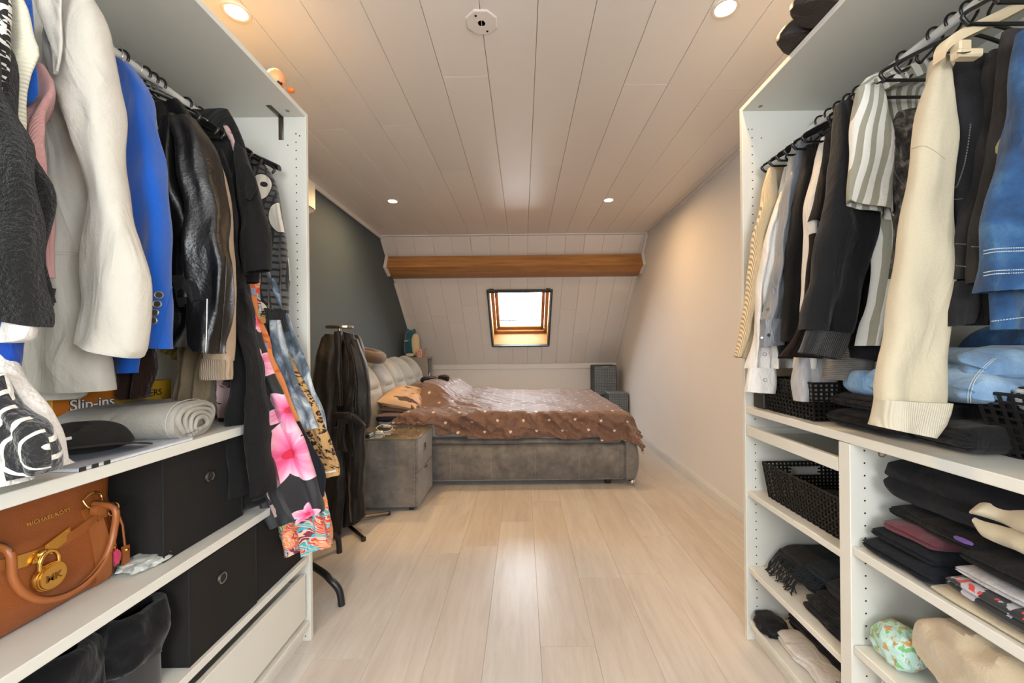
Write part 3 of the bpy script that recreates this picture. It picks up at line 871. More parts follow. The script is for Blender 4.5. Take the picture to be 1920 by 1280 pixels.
blobby('plush_toy', None, fabric('very dark grey plush', '#1f1c1d', sheen=.4), (-.94, 3.98, .795), (.075, .10, .033), .15, 5, 3, label='dark plush lying on the far pillows behind the cream pillow', cat='plush')
blobby('plush_toy', None, fabric('black brown plush', '#2a2324', sheen=.4), (-.80, 4.02, .80), (.055, .06, .036), .12, 5, 5, label='smaller dark round plush at the raised edge of the duvet', cat='plush')
m_navy = fabric('navy cotton', '#22293f')
blobby('folded_cloth', None, m_navy, (-1.10, 3.25, .533), (.09, .05, .020), .15, 5, 8, label='navy cloth tucked between mattress and headboard above the nightstand', cat='cloth')

# neck pillow on the headboard
pts = [Vector((-1.36 + .03 * math.cos(a) , 3.52 + .0 + .13 * math.sin(a) * .9, 1.045)) for a in [0]]
c = Vector((-1.365, 3.50, 1.03)); pts = []
for q in range(17):
    a = math.radians(-150 + q * 300 / 16)
    pts.append(c + Vector((.105 * math.cos(a), .13 * math.sin(a), .030 - .035 * math.cos(a))))
rad = [.03 + .022 * math.sin(PI * q / 16) ** .5 for q in range(17)]; rad[0] = rad[-1] = .018
MB().tube(smooth_path(pts, 3), [rad[min(16, int(i / 3))] for i in range(49)], 18).build('neck_pillow', fabric('taupe plush', '#5b4c42', sheen=.4), None, label='taupe horseshoe neck pillow lying on top of the headboard', cat='pillow')
m_tag = M('white fabric label', '#e6e3dc', .6)
MB().box(-1.30, -1.27, 3.66, 3.672, 1.0, 1.015).build('paper_tag', m_tag, None, label='little white tag lying on the headboard beside the neck pillow', cat='tag')

# ------------------------------------------------------------------ nightstand
ns = thing('nightstand', 'grey suede nightstand with two drawers and a glass top beside the bed', 'nightstand', (-.95, 2.92, 0))
NX0, NX1, NY0, NY1 = -1.20, -.718, 2.70, 3.13
MB().box(NX0, NX1 - .02, NY0, NY1, .028, .488, .006).build('carcass', m_suede, ns)
for z0, z1 in ((.03, .262), (.266, .486)):
    d = MB().box(NX1 - .0195, NX1, NY0 + .001, NY1 - .001, z0, z1, .005).build('drawer', m_suede, ns)
    zz = z1 - .012 if z0 < .1 else z1 - .09
    if z0 < .1: MB().box(NX1 - .002, NX1 + .012, 2.86, 2.93, zz - .002, zz + .002, .001).build('handle', m_chrome, d)
    else: MB().box(NX1 - .001, NX1 + .004, 2.86, 2.875, zz - .03, zz + .03, .001).box(NX1 - .001, NX1 + .001, 2.875, 2.92, zz - .028, zz + .028, 0).build('handle', m_chrome, d)
mb = MB()
for z in range(16): mb.box(NX1 - .024, NX1 - .022, NY0 - .001, NY0 + .002, .04 + z * .028, .06 + z * .028, 0)
mb.build('stitching', m_stitch, ns, kind='stuff')
m_gtop = M('smoked glass top', '#7a7460', .06, spec=.8, coat=1.0)
MB().box(NX0, NX1, NY0, NY1, .4885, .496, .002).build('glass_top', m_gtop, ns)
for x in (NX0 + .05, NX1 - .06):
    for y in (NY0 + .05, NY1 - .05): MB().lathe((x, y, 0), [(.0005, 0), (.018, 0), (.02, .03), (.0005, .03)], n=12).build('leg', m_blackmatte, ns)
m_wp = M('white plastic', '#e2dfd8', .3)
t = thing('phone_charger', 'white charger plug with a coiled cable on the nightstand', 'charger', (-1.02, 2.90, .496))
MB().box(-1.055, -1.01, 2.83, 2.865, .4965, .520, .004).build('plug', m_wp, t)
pts = [(-1.03, 2.87, .505), (-1.06, 2.93, .50), (-1.10, 2.98, .515), (-1.07, 3.03, .53), (-1.0, 3.02, .52), (-.985, 2.96, .502), (-1.02, 2.90, .500), (-1.0, 2.84, .499), (-.98, 2.80, .499)]
MB().tube(smooth_path(pts, 6), .0028, 8).build('cable', m_wp, t)
MB().box(-1.055, -1.0, 2.985, 3.005, .515, .533, .004).build('connector', m_wp, t)
t = thing('power_bank', 'grey power bank with a pale front lying at the nightstand edge', 'power bank', (-1.09, 2.78, .496))
MB().box(-1.13, -1.06, 2.73, 2.81, .4965, .521, .004).build('body', m_blackmatte, t)
MB().box(-1.059, -1.056, 2.735, 2.805, .499, .519, .001).build('front_face', M('grey blue plastic', '#8fa0a8', .3), t)

# ------------------------------------------------------------------ bookcase behind the headboard
m_bc = M('grey brown melamine', '#86807a', .5); m_bc.vary(.06, 3)
bc = thing('bookcase', 'grey open bookcase behind the far end of the headboard', 'bookcase', (-1.36, 5.05, 0))
for q in ((-1.52, -1.19, 4.95, 4.968, 0, .975), (-1.52, -1.19, 5.222, 5.24, 0, .975), (-1.52, -1.19, 4.95, 5.24, .975, .993), (-1.52, -1.505, 4.968, 5.222, 0, .975)):
    MB().box(*q).build('panel', m_bc, bc)
for z in (.30, .64): MB().box(-1.505, -1.195, 4.968, 5.222, z, z + .016).build('shelf', m_bc, bc)
MB().box(-1.50, -1.385, 4.940, 4.949, .84, .965).build('storage_box', M('dark purple felt', '#2a1730', .9), None, label='dark purple panel on the bookcase just above the headboard', cat='box')
t = MB().box(-1.45, -1.22, 5.06, 5.10, .657, .90, .002).build('book', m_wp, None, label='white book standing in the open bookcase', cat='book')
t = thing('rabbit_figurine', 'small white rabbit figurine in the bookcase', 'figurine', (-1.21, 5.17, .657))
MB().lathe((-1.22, 5.17, .657), [(.0005, 0), (.022, .004), (.026, .02), (.018, .045), (.013, .055), (.016, .07), (.010, .085), (.0005, .088)], n=16).build('body', m_wp, t)
for dy in (-.007, .009): MB().tube([(-1.22, 5.17 + dy, .735), (-1.215, 5.17 + dy * 1.6, .765), (-1.205, 5.17 + dy * 2, .785)], [.004, .006, .002], 8).build('ear', m_wp, t)

# plush, little house and twig on the bookcase
m_teal = fabric('teal plush', '#0e5164', sheen=.5, wrinkle=.4); m_cream = fabric('cream plush', '#cdb896', sheen=.4, wrinkle=.3)
pl = thing('plush_toy', 'teal plush with a cream belly sitting on the bookcase', 'plush', (-1.42, 5.07, .993))
c = Vector((-1.415, 5.07, 1.0))
MB().lathe(c, [(.0005, .0), (.06, .008), (.088, .05), (.096, .11), (.090, .17), (.078, .215), (.079, .25), (.073, .29), (.055, .322), (.03, .338), (.0005, .342)], n=32).build('body', m_teal, pl)
for dx in (-.04, .035): MB().lathe(c + Vector((dx, 0, .315)), [(.026, 0), (.022, .02), (.010, .036), (.0005, .040)], n=14).build('ear', m_teal, pl)
blobby('belly', pl, m_cream, c + Vector((.060, -.03, .155)), (.048, .066, .135), .02, 4, 1)
blobby('foot', pl, m_cream, c + Vector((.0, -.075, .022)), (.05, .032, .022), .03, 4, 2)
blobby('foot', pl, m_cream, c + Vector((.085, .01, .022)), (.045, .04, .022), .03, 4, 3)
blobby('paw', pl, m_teal, c + Vector((-.03, -.082, .185)), (.032, .020, .045), .05, 4, 4)
MB().tube([c + Vector((-.065, -.092, .20)), c + Vector((-.04, -.104, .196)), c + Vector((-.01, -.104, .205))], [.003, .006, .003], 6).build('label_tag', m_tag, pl)
m_pink = M('pink painted wood', '#d39a90', .5)
t = thing('toy_house', 'pink miniature canal house ornament beside the teal plush', 'ornament', (-1.29, 5.0, .993))
hp = [(-1.315, .9935), (-1.262, .9935), (-1.262, 1.075), (-1.288, 1.106), (-1.315, 1.075)]
MB().prism([(x, 4.975, z) for x, z in hp], (0, .045, 0)).build('body', m_pink, t)
mb = MB()
for z in (1.01, 1.035, 1.06):
    for x in (-1.303, -1.283): mb.box(x, x + .010, 4.9735, 4.976, z, z + .012, 0)
mb.build('window', M('dark red window print', '#7c3f42', .5), t)
m_twig = M('mustard ceramic', '#9b7437', .5)
MB().tube(smooth_path([(-1.235, 5.0, .994), (-1.242, 5.0, 1.02), (-1.232, 5.0, 1.05), (-1.222, 5.0, 1.085), (-1.205, 5.0, 1.108)], 5), [.016, .015, .014, .012, .010, .009, .008, .007, .006] + [.005] * 12, 10).build('ornament', m_twig, None, label='mustard brown curved ornament at the right end of the bookcase top', cat='ornament')

# ------------------------------------------------------------------ grey folding baskets in the far corner
m_wick = M('grey wicker plastic', '#7b838b', .5); m_wick.vary(.12, 30)
m_wickd = M('dark gap behind wicker', '#3a4046', .8)
def wicker(mb, x0, x1, z0, z1, y, d=.006, pitch=.021):
    nx, nz = int((x1 - x0) / pitch), int((z1 - z0) / pitch)
    for i in range(nx):
        for k in range(nz):
            cx_, cz_ = x0 + (i + .5) * (x1 - x0) / nx, z0 + (k + .5) * (z1 - z0) / nz
            w, h = ((x1 - x0) / nx * .42, (z1 - z0) / nz * .40)
            dd = d if (i + k) % 2 else d * .5
            mb.box(cx_ - w, cx_ + w, y - dd, y, cz_ - h, cz_ + h, .001)
bk = thing('storage_basket', 'tall grey wicker storage basket standing in the far right corner', 'basket', (1.12, 5.5, 0))
MB().box(.965, 1.275, 5.42, 5.70, 0, .845, .008).build('body', m_wickd, bk)
mb = MB(); wicker(mb, .975, 1.265, .45, .835, 5.42); mb.build('woven_front', m_wick, bk, kind='stuff')
MB().box(1.085, 1.165, 5.410, 5.419, .815, .835, .002).build('handle_slot', M('pale slot', '#8a8d86', .5), bk)
bk = thing('storage_basket', 'low grey wicker basket beside the tall one, against the right wall', 'basket', (1.26, 5.25, 0))
MB().box(1.10, 1.355, 5.13, 5.40, 0, .485, .008).build('body', m_wickd, bk)
mb = MB(); wicker(mb, 1.105, 1.35, .20, .485, 5.13); mb.build('woven_front', m_wick, bk, kind='stuff')
MB().box(1.10, 1.355, 5.13, 5.40, .486, .505, .006).build('lid', m_wick, bk)

# ================================================================== valet stand with robe
m_nickel = M('brushed nickel', '#a89a88', .25, metal=1)
VX, VY = -1.13, 2.46
vs_ = thing('valet_stand', 'brushed metal coat stand carrying the black robe', 'coat stand', (VX, VY, 0))
MB().tube([(VX, VY, .05), (VX, VY, 1.235)], .010, 14).build('pole', m_nickel, vs_)
rings = []
for h, k in ((0, .96), (.003, 1), (.015, 1), (.018, .96)):
    rings.append([Vector((VX + .083 * k * math.copysign(abs(math.cos(a)) ** .8, math.cos(a)), VY + .05 * k * math.sin(a), 1.235 + h)) for a in [2 * PI * q / 32 for q in range(32)]])
MB().loft(rings, smooth=False).build('top_plate', m_nickel, vs_)
for z in (1.0, .78): MB().tube([(VX - .06, VY - .02, z), (VX + .10, VY - .02, z)], .006, 8).build('rung', m_nickel, vs_)
for ex, ey in ((-.905, 2.655), (-.93, 2.30), (-1.33, 2.62), (-1.33, 2.30)):
    d = Vector((ex - VX, ey - VY, 0)).normalized()
    MB().tube([(VX, VY, .055), (VX + d.x * .1, VY + d.y * .1, .04), (ex, ey, .014)], .0115, 12).build('leg', m_nickel, vs_)
    MB().lathe((ex, ey, .0), [(.0005, 0), (.0135, 0), (.0135, .02), (.0005, .02)], n=12).build('foot', m_blackmatte, vs_)

m_robe = M('black brown velour', '#110f0f', .5, sheen=.18, spec=.3); m_robe.set('Sheen Roughness', .4)
m_robe.bump(m_robe.noise(9, sc=(1.5, 1.5, 1.1), detail=3, dist=.3), .3, .03)
rb = thing('bathrobe', 'long black velour bathrobe with a tied belt on the coat stand', 'bathrobe', (VX, VY, 1.15))
cloth('body', rb, m_robe, VY - .02, [(612, 626, 672, 628), (603, 650, 682, 650), (604, 700, 686, 700), (608, 780, 688, 780), (604, 880, 684, 880), (600, 990, 682, 970)], th=.15, fold=.010, k=9, seed=21, step=.03)
cloth('sleeve', rb, m_robe, VY - .12, [(606, 632, 634, 628), (594, 680, 634, 690), (590, 760, 632, 770), (592, 840, 630, 845)], th=.09, fold=.007, k=10, seed=22, step=.03)
cloth('sleeve', rb, m_robe, VY - .10, [(655, 632, 672, 636), (668, 680, 690, 690), (672, 740, 695, 742), (672, 806, 694, 800)], th=.08, fold=.006, k=10, seed=23, step=.03)
cloth('collar', rb, m_robe, VY - .13, [(628, 622, 640, 620), (624, 680, 641, 680), (630, 760, 644, 760)], th=.03, fold=.004, k=10, seed=24, top=False)
cloth('collar', rb, m_robe, VY - .13, [(644, 621, 664, 626), (655, 690, 672, 690), (652, 760, 664, 762)], th=.03, fold=.004, k=10, seed=25, top=False)
bl = cloth('belt', rb, m_robe, VY - .17, [(628, 772, 632, 786), (650, 771, 652, 786), (668, 776, 664, 792), (687, 796, 676, 806)], th=.02, fold=.002, k=6, seed=26, top=False, hem=False)
cloth('belt_end', rb, m_robe, VY - .17, [(634, 786, 650, 786), (632, 820, 646, 822), (630, 842, 652, 846)], th=.02, fold=.004, k=14, seed=27, top=False)
cloth('belt_end', rb, m_robe, VY - .165, [(652, 786, 663, 790), (655, 820, 664, 822), (656, 856, 666, 856)], th=.014, fold=.003, k=14, seed=28, top=False)
cloth('front_panel', rb, m_robe, VY - .12, [(640, 790, 684, 796), (650, 860, 684, 860), (654, 920, 682, 915), (656, 978, 684, 968)], th=.05, fold=.007, k=12, seed=29, top=False)
cloth('front_panel', rb, m_robe, VY - .13, [(604, 800, 640, 800), (604, 900, 648, 900), (602, 1006, 640, 1000)], th=.05, fold=.007, k=12, seed=30, top=False)

# black tubular stand behind the left wardrobe
st = thing('clothes_stand', 'black tubular metal stand whose bent legs stick out behind the left wardrobe', 'stand', (-1.15, 1.96, 0))
def leg(p):
    MB().tube(smooth_path(p, 7), .0145, 14).build('leg', m_blackmetal, st)
leg([(-1.15, 1.96, .115), (-1.05, 1.88, .118), (-.90, 1.77, .118), (-.845, 1.73, .108), (-.806, 1.725, .065), (-.795, 1.725, .0)])
leg([(-1.15, 1.96, .115), (-1.10, 2.06, .118), (-1.045, 2.14, .115), (-1.02, 2.165, .09), (-1.012, 2.17, .045), (-1.010, 2.17, 0)])
leg([(-1.15, 1.96, .115), (-1.25, 1.88, .118), (-1.36, 1.79, .115), (-1.39, 1.765, .09), (-1.40, 1.76, .045), (-1.40, 1.76, 0)])
leg([(-1.15, 1.96, .115), (-1.22, 2.04, .118), (-1.30, 2.14, .115), (-1.33, 2.165, .09), (-1.34, 2.17, .045), (-1.34, 2.17, 0)])
MB().tube([(-1.15, 1.96, .11), (-1.15, 1.96, 1.3)], .014, 14).build('post', m_blackmetal, st)
# ================================================================== hangers
def hanger(label, x, y, side, mat, kind='tube', bar=True, dz=0.0, tilt=0.0, rod=1.92, w=.205, group=None):
    """side -1: aisle lies towards +x (left wardrobe); the hanger lies across the rail"""
    t = thing('clothes_hanger', label, 'hanger', (x, y, rod - .12), group)
    top = Vector((x, y, rod)); R = .0205; dy = tilt
    pts = [top + Vector((R * math.cos(a) * -side, 0, R * math.sin(a) - .0)) for a in [math.radians(q) for q in (-35, 0, 30, 60, 90, 120, 150, 180, 205)]]
    # from the hook round the rail down to the neck
    pts = [top + Vector((side * -1 * R * math.cos(math.radians(q)), 0, R * math.sin(math.radians(q)))) for q in range(-30, 211, 24)]
    pts += [top + Vector((0, 0, -.040)), top + Vector((0, 0, -.068 + dz))]
    r = .0034 if kind != 'wire' else .0016
    MB().tube(smooth_path(pts, 3), r, 8).build('hook', m_chrome if kind in ('wire', 'wood') else mat, t)
    n0 = top + Vector((0, 0, -.068 + dz))
    arm = []
    for s_ in (-1, 1):
        arm.append([n0 + Vector((s_ * w * q, dy * s_ * q, -.085 * (q ** 1.35))) for q in (0, .15, .35, .55, .75, .9, 1.0)])
    if kind == 'tube':
        for a in arm: MB().tube(smooth_path(a + [a[-1] + Vector((math.copysign(.012, a[-1].x - x), 0, -.012)), a[-1] + Vector((0, 0, -.026))], 3), .0042, 8).build('arm', mat, t)
        if bar:
            MB().tube([arm[0][-1] + Vector((0, 0, -.026)), arm[1][-1] + Vector((0, 0, -.026))], .0038, 8).build('trouser_bar', mat, t)
            for a in arm:
                c = a[3] + Vector((0, 0, -.010)); s2 = math.copysign(1, a[-1].x - x)
                MB().tube(smooth_path([a[2] + Vector((0, 0, 0)), c + Vector((s2 * -.004, 0, -.010)), c + Vector((s2 * .006, 0, -.022)), c + Vector((s2 * .016, 0, -.014)), c + Vector((s2 * .014, 0, -.004))], 4), .003, 8).build('strap_hook', mat, t)
    elif kind == 'wire':
        for a in arm: MB().tube(smooth_path(a, 3), .0022, 8).build('arm', m_chrome, t)
    else:
        for a in arm:
            rings = []
            for i, p in enumerate(smooth_path(a, 3)):
                hh = .011; tt = .006 + .006 * (i / 18)
                rings.append([p + Vector((0, tt * math.cos(q), hh * math.sin(q))) for q in [2 * PI * k / 12 for k in range(12)]])
            MB().loft(rings).build('arm', mat, t)
    return t

# ================================================================== clothes: fabrics
m_white_lin = fabric('ivory suiting', '#bfbaae', wrinkle=.35, wsc=6)
m_blue = fabric('royal blue suiting', '#004ba4', wrinkle=.15, wsc=5, sheen=.3)
m_char = fabric('charcoal boucle wool', '#201f1e', rough=.95, sheen=.5)
m_char.bump(m_char.noise(120, detail=4, rough=.7), 1.0, .012)
m_knit_blue = fabric('cobalt crinkled knit', '#093c96', wrinkle=.3)
m_knit_blue.bump(m_knit_blue.noise(38, sc=(1, 1, .35), detail=4, dist=1.2), .8, .012)
m_creamknit = fabric('cream fine knit', '#cfcab4')
_w = (m_creamknit.xyz('UV')[1] * 900).sin() * .5 + m_creamknit.noise(12, detail=3) * 2
m_creamknit.bump(_w, .5, .004)
m_pinkknit = fabric('dusty pink rib', '#b98a86'); m_pinkknit.bump((m_pinkknit.xyz('UV')[0] * 1500).sin() * .5 + m_pinkknit.noise(10) * 3, .4, .004)
m_leather = M('black leather', '#0b0a09', .34, spec=.5); m_leather.bump(m_leather.noise(7, sc=(1.5, 1.5, .8), detail=3, dist=.3) * .6 + m_leather.noise(160, detail=2) * .06, .7, .02)
m_beigeknit = fabric('beige wool knit', '#a8937a'); m_beigeknit.bump(m_beigeknit.noise(90, detail=4), .5, .004)
m_beigerib = M('beige rib', '#a38c70', .9, sheen=.2); m_beigerib.bump((m_beigerib.xyz('UV')[0] * 1100).sin(), .8, .006)
m_taupe = fabric('taupe jersey', '#6f6049', wrinkle=.5)
m_yellow = fabric('pale yellow crepe', '#b7ab6c'); m_yellow.bump((m_yellow.xyz('UV')[0] * 520).sin() + m_yellow.noise(20, detail=3) * 2, .6, .006)
m_black = fabric('black jersey', '#1b1a1a', wrinkle=.35, sheen=.25)
m_blackc = fabric('black cotton sweatshirt', '#1c1c1e', wrinkle=.35, sheen=.3)
m_blackrib = M('black rib', '#0d0d0e', .9, sheen=.2); m_blackrib.bump((m_blackrib.xyz('UV')[0] * 1300).sin(), .5, .004)
m_brownfur = fabric('brown faux fur', '#3a241a', sheen=.5); m_brownfur.bump(m_brownfur.noise(70, sc=(1, 1, .4), detail=4), 1, .012)
def houndstooth():
    m = M('black and white houndstooth', '#888888', .9)
    u, v, _ = m.xyz('UV'); s = 95.0
    fu, fv = (u * s).fr(), (v * s).fr()
    ck = ((u * s * .5).fl() + (v * s * .5).fl())
    a = (u * s * .5).fr().gt(.5); b = (v * s * .5).fr().gt(.5)
    d = ((u + v) * s).fr().gt(.5)
    k = a * b + (a._m('SUBTRACT', b)).ab() * d
    return m.color(m.mix(k, '#c9c6c0', '#191817'))
m_hound = houndstooth()
def leopard(name, base, mid, dark, scale, kind='UV'):
    m = M(name, base, .75, sheen=.15, spec=.3)
    n = m.node('ShaderNodeTexVoronoi'); n.feature = 'F1'
    mp = m.mapped(kind, (1, .8, 1)); dn = m.node('ShaderNodeTexNoise'); dn.inputs['Scale'].default_value = scale * 1.4; m.nt.links.new(mp, dn.inputs['Vector'])
    vm = m.node('ShaderNodeVectorMath'); vm.operation = 'MULTIPLY_ADD'
    m.nt.links.new(dn.outputs['Color'], vm.inputs[0]); vm.inputs[1].default_value = (.5 / scale,) * 3; m.nt.links.new(mp, vm.inputs[2])
    m.nt.links.new(vm.outputs[0], n.inputs['Vector']); n.inputs['Scale'].default_value = scale
    d = E(m.nt, n.outputs['Distance']); br = m.noise(scale * 1.9, kind, detail=1)
    ring = d.gt(.22) * d.lt(.46) * br.gt(.43); core = d.lt(.24)
    c = m.mix(core, base, mid); m.color(m.mix(ring, c, dark))
    return m.bump(m.noise(10, detail=4), .4, .02)
m_leo_pink = leopard('mauve leopard print', '#a58a86', '#5c4c50', '#1f1b20', 34)
m_leo_brown = leopard('brown leopard print', '#b08a58', '#7c4f26', '#17110d', 60)
def plaid():
    m = M('black fleece with grey checks and white patches', '#141414', .9, sheen=.4)
    u, v, _ = m.xyz('UV')
    a = (u * 36 + m.noise(8, 'UV') * .6).fr(); b = (v * 42 + m.noise(7, 'UV') * .6).fr()
    sq = a.gt(.28) * b.gt(.35)
    d = m.vor(7.5, 'UV', sc=(1.15, .8, 1), rnd=.85)
    pt = d.lt(.36); hole = m.vor(15, 'UV', rnd=.9).lt(.20)
    c = m.mix(sq, '#121212', '#4b4b4a')
    c = m.mix(pt, c, '#cbc5b6'); c = m.mix(pt * hole, c, '#131313')
    rim = d.gt(.36) * d.lt(.39)
    m.color(m.mix(rim, c, '#0c0c0c')); m.bump(m.noise(14, detail=5), .5, .02); return m
m_patch = plaid()
def tiedye():
    m = M('blue grey tie dye jersey', '#556070', .7, sheen=.2)
    n = m.noise(16, 'UV', sc=(1, .55, 1), detail=4, rough=.6, dist=.7)
    m.color(m.ramp(n, [(.34, '#20262f'), (.46, '#4b5a69'), (.54, '#7f8d97'), (.64, '#b9bfc0')]))
    return m.bump(m.noise(12, detail=4), .4, .02)
m_tie = tiedye()
def tropic():
    m = M('red and turquoise palm print', '#c84a30', .6)
    u, v, _ = m.xyz('UV')
    w = (m.noise(13, 'UV', detail=2, dist=1.5) * 60 + (u * 420) + v * 260).sin()
    n = m.noise(16, 'UV', detail=1)
    c = m.mix(n.gt(.52), '#d2452c', '#2aa9b6'); c = m.mix(n.gt(.60), c, '#7c2238')
    k = m.mix(n.lt(.42), c, '#e3884a')
    m.color(m.mix(w.gt(.45), k, '#d8b9a5')); return m.bump(m.noise(12, detail=4), .4, .02)
m_trop = tropic()
m_orange = leopard('orange and lilac print', '#d2824a', '#8e93b0', '#c55f2a', 22)
def floral(centres):
    """centres: world (x,z,r) of the large pink blooms, converted to object space later"""
    m = M('black cotton with large pink blossoms', '#1a1a1e', .65, sheen=.15)
    x, _, z = m.xyz('Object')
    col = m.mix(0.0, '#18191d', '#18191d')
    for cx, cz, r, rot in centres:
        dx = (x - cx) / r; dz = (z - cz) / r
        an = dz.at2(dx); rad = (dx * dx + dz * dz) ** .5
        edge = (an * 2.5 + rot).sin().ab() * .48 + .55
        rr_ = rad / edge
        ins = rr_.lt(1.0)
        pet = m.ramp(rr_ + m.noise(30, detail=2) * .12, [(.10, '#b3123f'), (.32, '#e0588a'), (.62, '#ee8fb2'), (1.0, '#f6c3d2')])
        vein = ((an * 22).sin() * .5 + .5) * .25
        pet = m.mix(vein, pet, '#d8447c')
        col = m.mix(ins, col, pet)
        col = m.mix(rad.lt(.14), col, '#c2183f')
    m.color(col); return m.bump(m.noise(9, detail=4), .35, .02)
def zebra():
    m = M('black plush with white squiggles', '#141415', .95, sheen=.4)
    n = m.node('ShaderNodeTexWave'); n.wave_type = 'BANDS'; m.nt.links.new(m.mapped('UV', rot=(0, 0, .5)), n.inputs[0])
    n.inputs['Scale'].default_value = 11; n.inputs['Distortion'].default_value = 5; n.inputs['Detail'].default_value = 1.5; n.inputs['Detail Scale'].default_value = 1.2
    w = E(m.nt, n.outputs['Fac'])
    m.color(m.mix(w.gt(.86), '#151516', '#d5d0c6')); m.bump(m.noise(110, detail=3), .8, .008); return m
m_zebra = zebra()
m_fluff = fabric('white fluffy fleece', '#d4cfc8', sheen=.5); m_fluff.bump(m_fluff.noise(90, detail=4), .8, .01)
def striped(name, a, b, per, duty=.5, rot=0.0):
    m = fabric(name, a); u, v, _ = m.xyz('UV')
    f = ((u * math.cos(rot) + v * math.sin(rot)) / per + m.noise(5, 'UV') * .25).fr()
    m.color(m.mix(f.gt(duty), a, b)); return m
m_shirtst = striped('white and olive grey striped cotton', '#c9c7bf', '#8a8878', .026, .52)
m_cord = M('cream fine corduroy', '#cdb48a', .85, sheen=.25); _u, _v, _ = m_cord.xyz('UV')
m_cord.bump(((_u + _v * .12) * 2600).sin() + m_cord.noise(8, detail=3) * 2, .6, .005)
m_cord.color(m_cord.mix(((_u + _v * .12) * 2600).sin() * .5 + .5, '#bda882', '#cbb68f'))
m_whitecot = fabric('white cotton', '#d3cfc9', wrinkle=.5)
m_satin = M('grey blue satin', '#6e7278', .32, sheen=.3, spec=.6); m_satin.bump(m_satin.noise(10, sc=(1.5, 1.5, .7), detail=5, dist=1), .8, .02)
m_marl = fabric('light grey marl', '#a5a5a6'); m_marl.color(m_marl.mix(m_marl.noise(130, sc=(1, 1, .2), detail=2), '#8c8c90', '#bdbdbd'))
m_greyrib = M('grey brown rib', '#8c8680', .9); m_greyrib.bump((m_greyrib.xyz('UV')[1] * 1100).sin(), .7, .005)
m_greyrib.color(m_greyrib.mix((m_greyrib.xyz('UV')[1] * 1100).sin() * .5 + .5, '#76706a', '#9a948e'))
m_acid = fabric('acid washed black denim', '#3c3936'); m_acid.color(m_acid.ramp(m_acid.noise(55, sc=(1, 1, .5), detail=6, rough=.7, dist=1), [(.40, '#25211f'), (.52, '#3f3b37'), (.66, '#6f6a62')]))
m_cream = fabric('cream sweatshirt cotton', '#b3a991', wrinkle=.16, wsc=5)
m_creamrib = M('cream rib', '#b2ab98', .9); m_creamrib.bump((m_creamrib.xyz('UV')[0] * 1500).sin(), .25, .003)
m_den_blk = fabric('washed black denim', '#2f2e2f', wrinkle=.3); m_den_blk.color(m_den_blk.ramp(m_den_blk.noise(14, detail=6), [(.35, '#171617'), (.6, '#272628'), (.8, '#363537')]))
m_den_brn = fabric('faded charcoal denim', '#3a3532', wrinkle=.3); m_den_brn.color(m_den_brn.ramp(m_den_brn.noise(12, detail=6), [(.35, '#201d1b'), (.6, '#2f2b28'), (.8, '#403b37')]))
m_den_blue = fabric('mid blue denim', '#27507d', wrinkle=.3); m_den_blue.color(m_den_blue.ramp(m_den_blue.noise(13, detail=7, rough=.6), [(.32, '#132b49'), (.52, '#21476f'), (.72, '#48708f')]))
m_den_lt = fabric('light blue denim', '#7c9dbc', wrinkle=.35); m_den_lt.color(m_den_lt.ramp(m_den_lt.noise(10, detail=7, rough=.6), [(.32, '#5c80a6'), (.52, '#7fa0bf'), (.72, '#a3bdd0')]))
m_st_w = M('white topstitching', '#bcc4c8', .8); m_st_g = M('grey topstitching', '#6c6a68', .8)
m_btn = M('dark horn button', '#3a3734', .25, coat=.5); m_btnr = M('pewter button rim', '#8f8a80', .3, metal=.6)

from mathutils.bvhtree import BVHTree
def hit(parent, px, py, off=.0006):
    """the point of the garment's front surface seen along this line of sight, and its normal"""
    best = None; o = Vector((0, 0, CAMZ)); d = (W(px, py, 1.0) - o).normalized()
    for ch in parent.children:
        if ch.type != 'MESH' or ch.name.startswith(('stitching', 'button', 'seam', 'zip')): continue
        if ch.name not in TREES:
            oo = org(ch); TREES[ch.name] = BVHTree.FromPolygons([v.co + oo for v in ch.data.vertices], [tuple(p.vertices) for p in ch.data.polygons])
        r = TREES[ch.name].ray_cast(o, d)
        if r[0] is not None and (best is None or r[3] < best[2]): best = (r[0], r[1], r[3])
    if best is None: return None
    n = best[1] if best[1].dot(d) < 0 else -best[1]
    return best[0] + n * off, n
TREES = {}
def button(parent, pp, r, mat=None, rim=None):
    h = hit(parent, *pp)
    if h is None: return
    c, n = h; n = (n + Vector((0, -1, 0))).normalized(); a = n.orthogonal().normalized(); b = n.cross(a)
    bt = MB().lathe(c, [(.0003, 0), (r, 0), (r, .0022), (r * .86, .0030), (r * .74, .0020), (.0003, .0018)], (a, b, n), 20).build('button', rim or m_btnr, parent)
    MB().lathe(Vector(c) + n * .0018, [(.0003, 0), (r * .72, 0), (r * .70, .0006), (.0003, .0006)], (a, b, n), 16).build('button_centre', mat or m_btn, bt)

def seam(parent, pts, mat, r=.0009, dash=0, name='stitching'):
    pp = smooth_path([Vector((x, y, 0)) for x, y in pts], 14); runs = [[]]
    for q in pp:
        h = hit(parent, q.x, q.y, r * .6)
        if h is None or (runs[-1] and (h[0] - runs[-1][-1]).length > .03):
            runs.append([])
            if h is None: continue
        runs[-1].append(h[0])
    mb = MB()
    for P in runs:
        if len(P) < 2: continue
        if dash:
            for a, b in zip(P[:-1], P[1:]):
                L = (b - a).length; n = max(1, int(L / dash))
                for k in range(n): mb.tube([a.lerp(b, k / n), a.lerp(b, (k + .6) / n)], r, 4)
        else: mb.tube(P, r, 6)
    if not mb.v: return
    return mb.build(name, mat, parent, kind='stuff')

def garment(name, label, cat, x, Y, group=None): return thing(name, label, cat, (x, Y, 1.80), group)

# ================================================================== left rail, from far to near
LX = -1.10
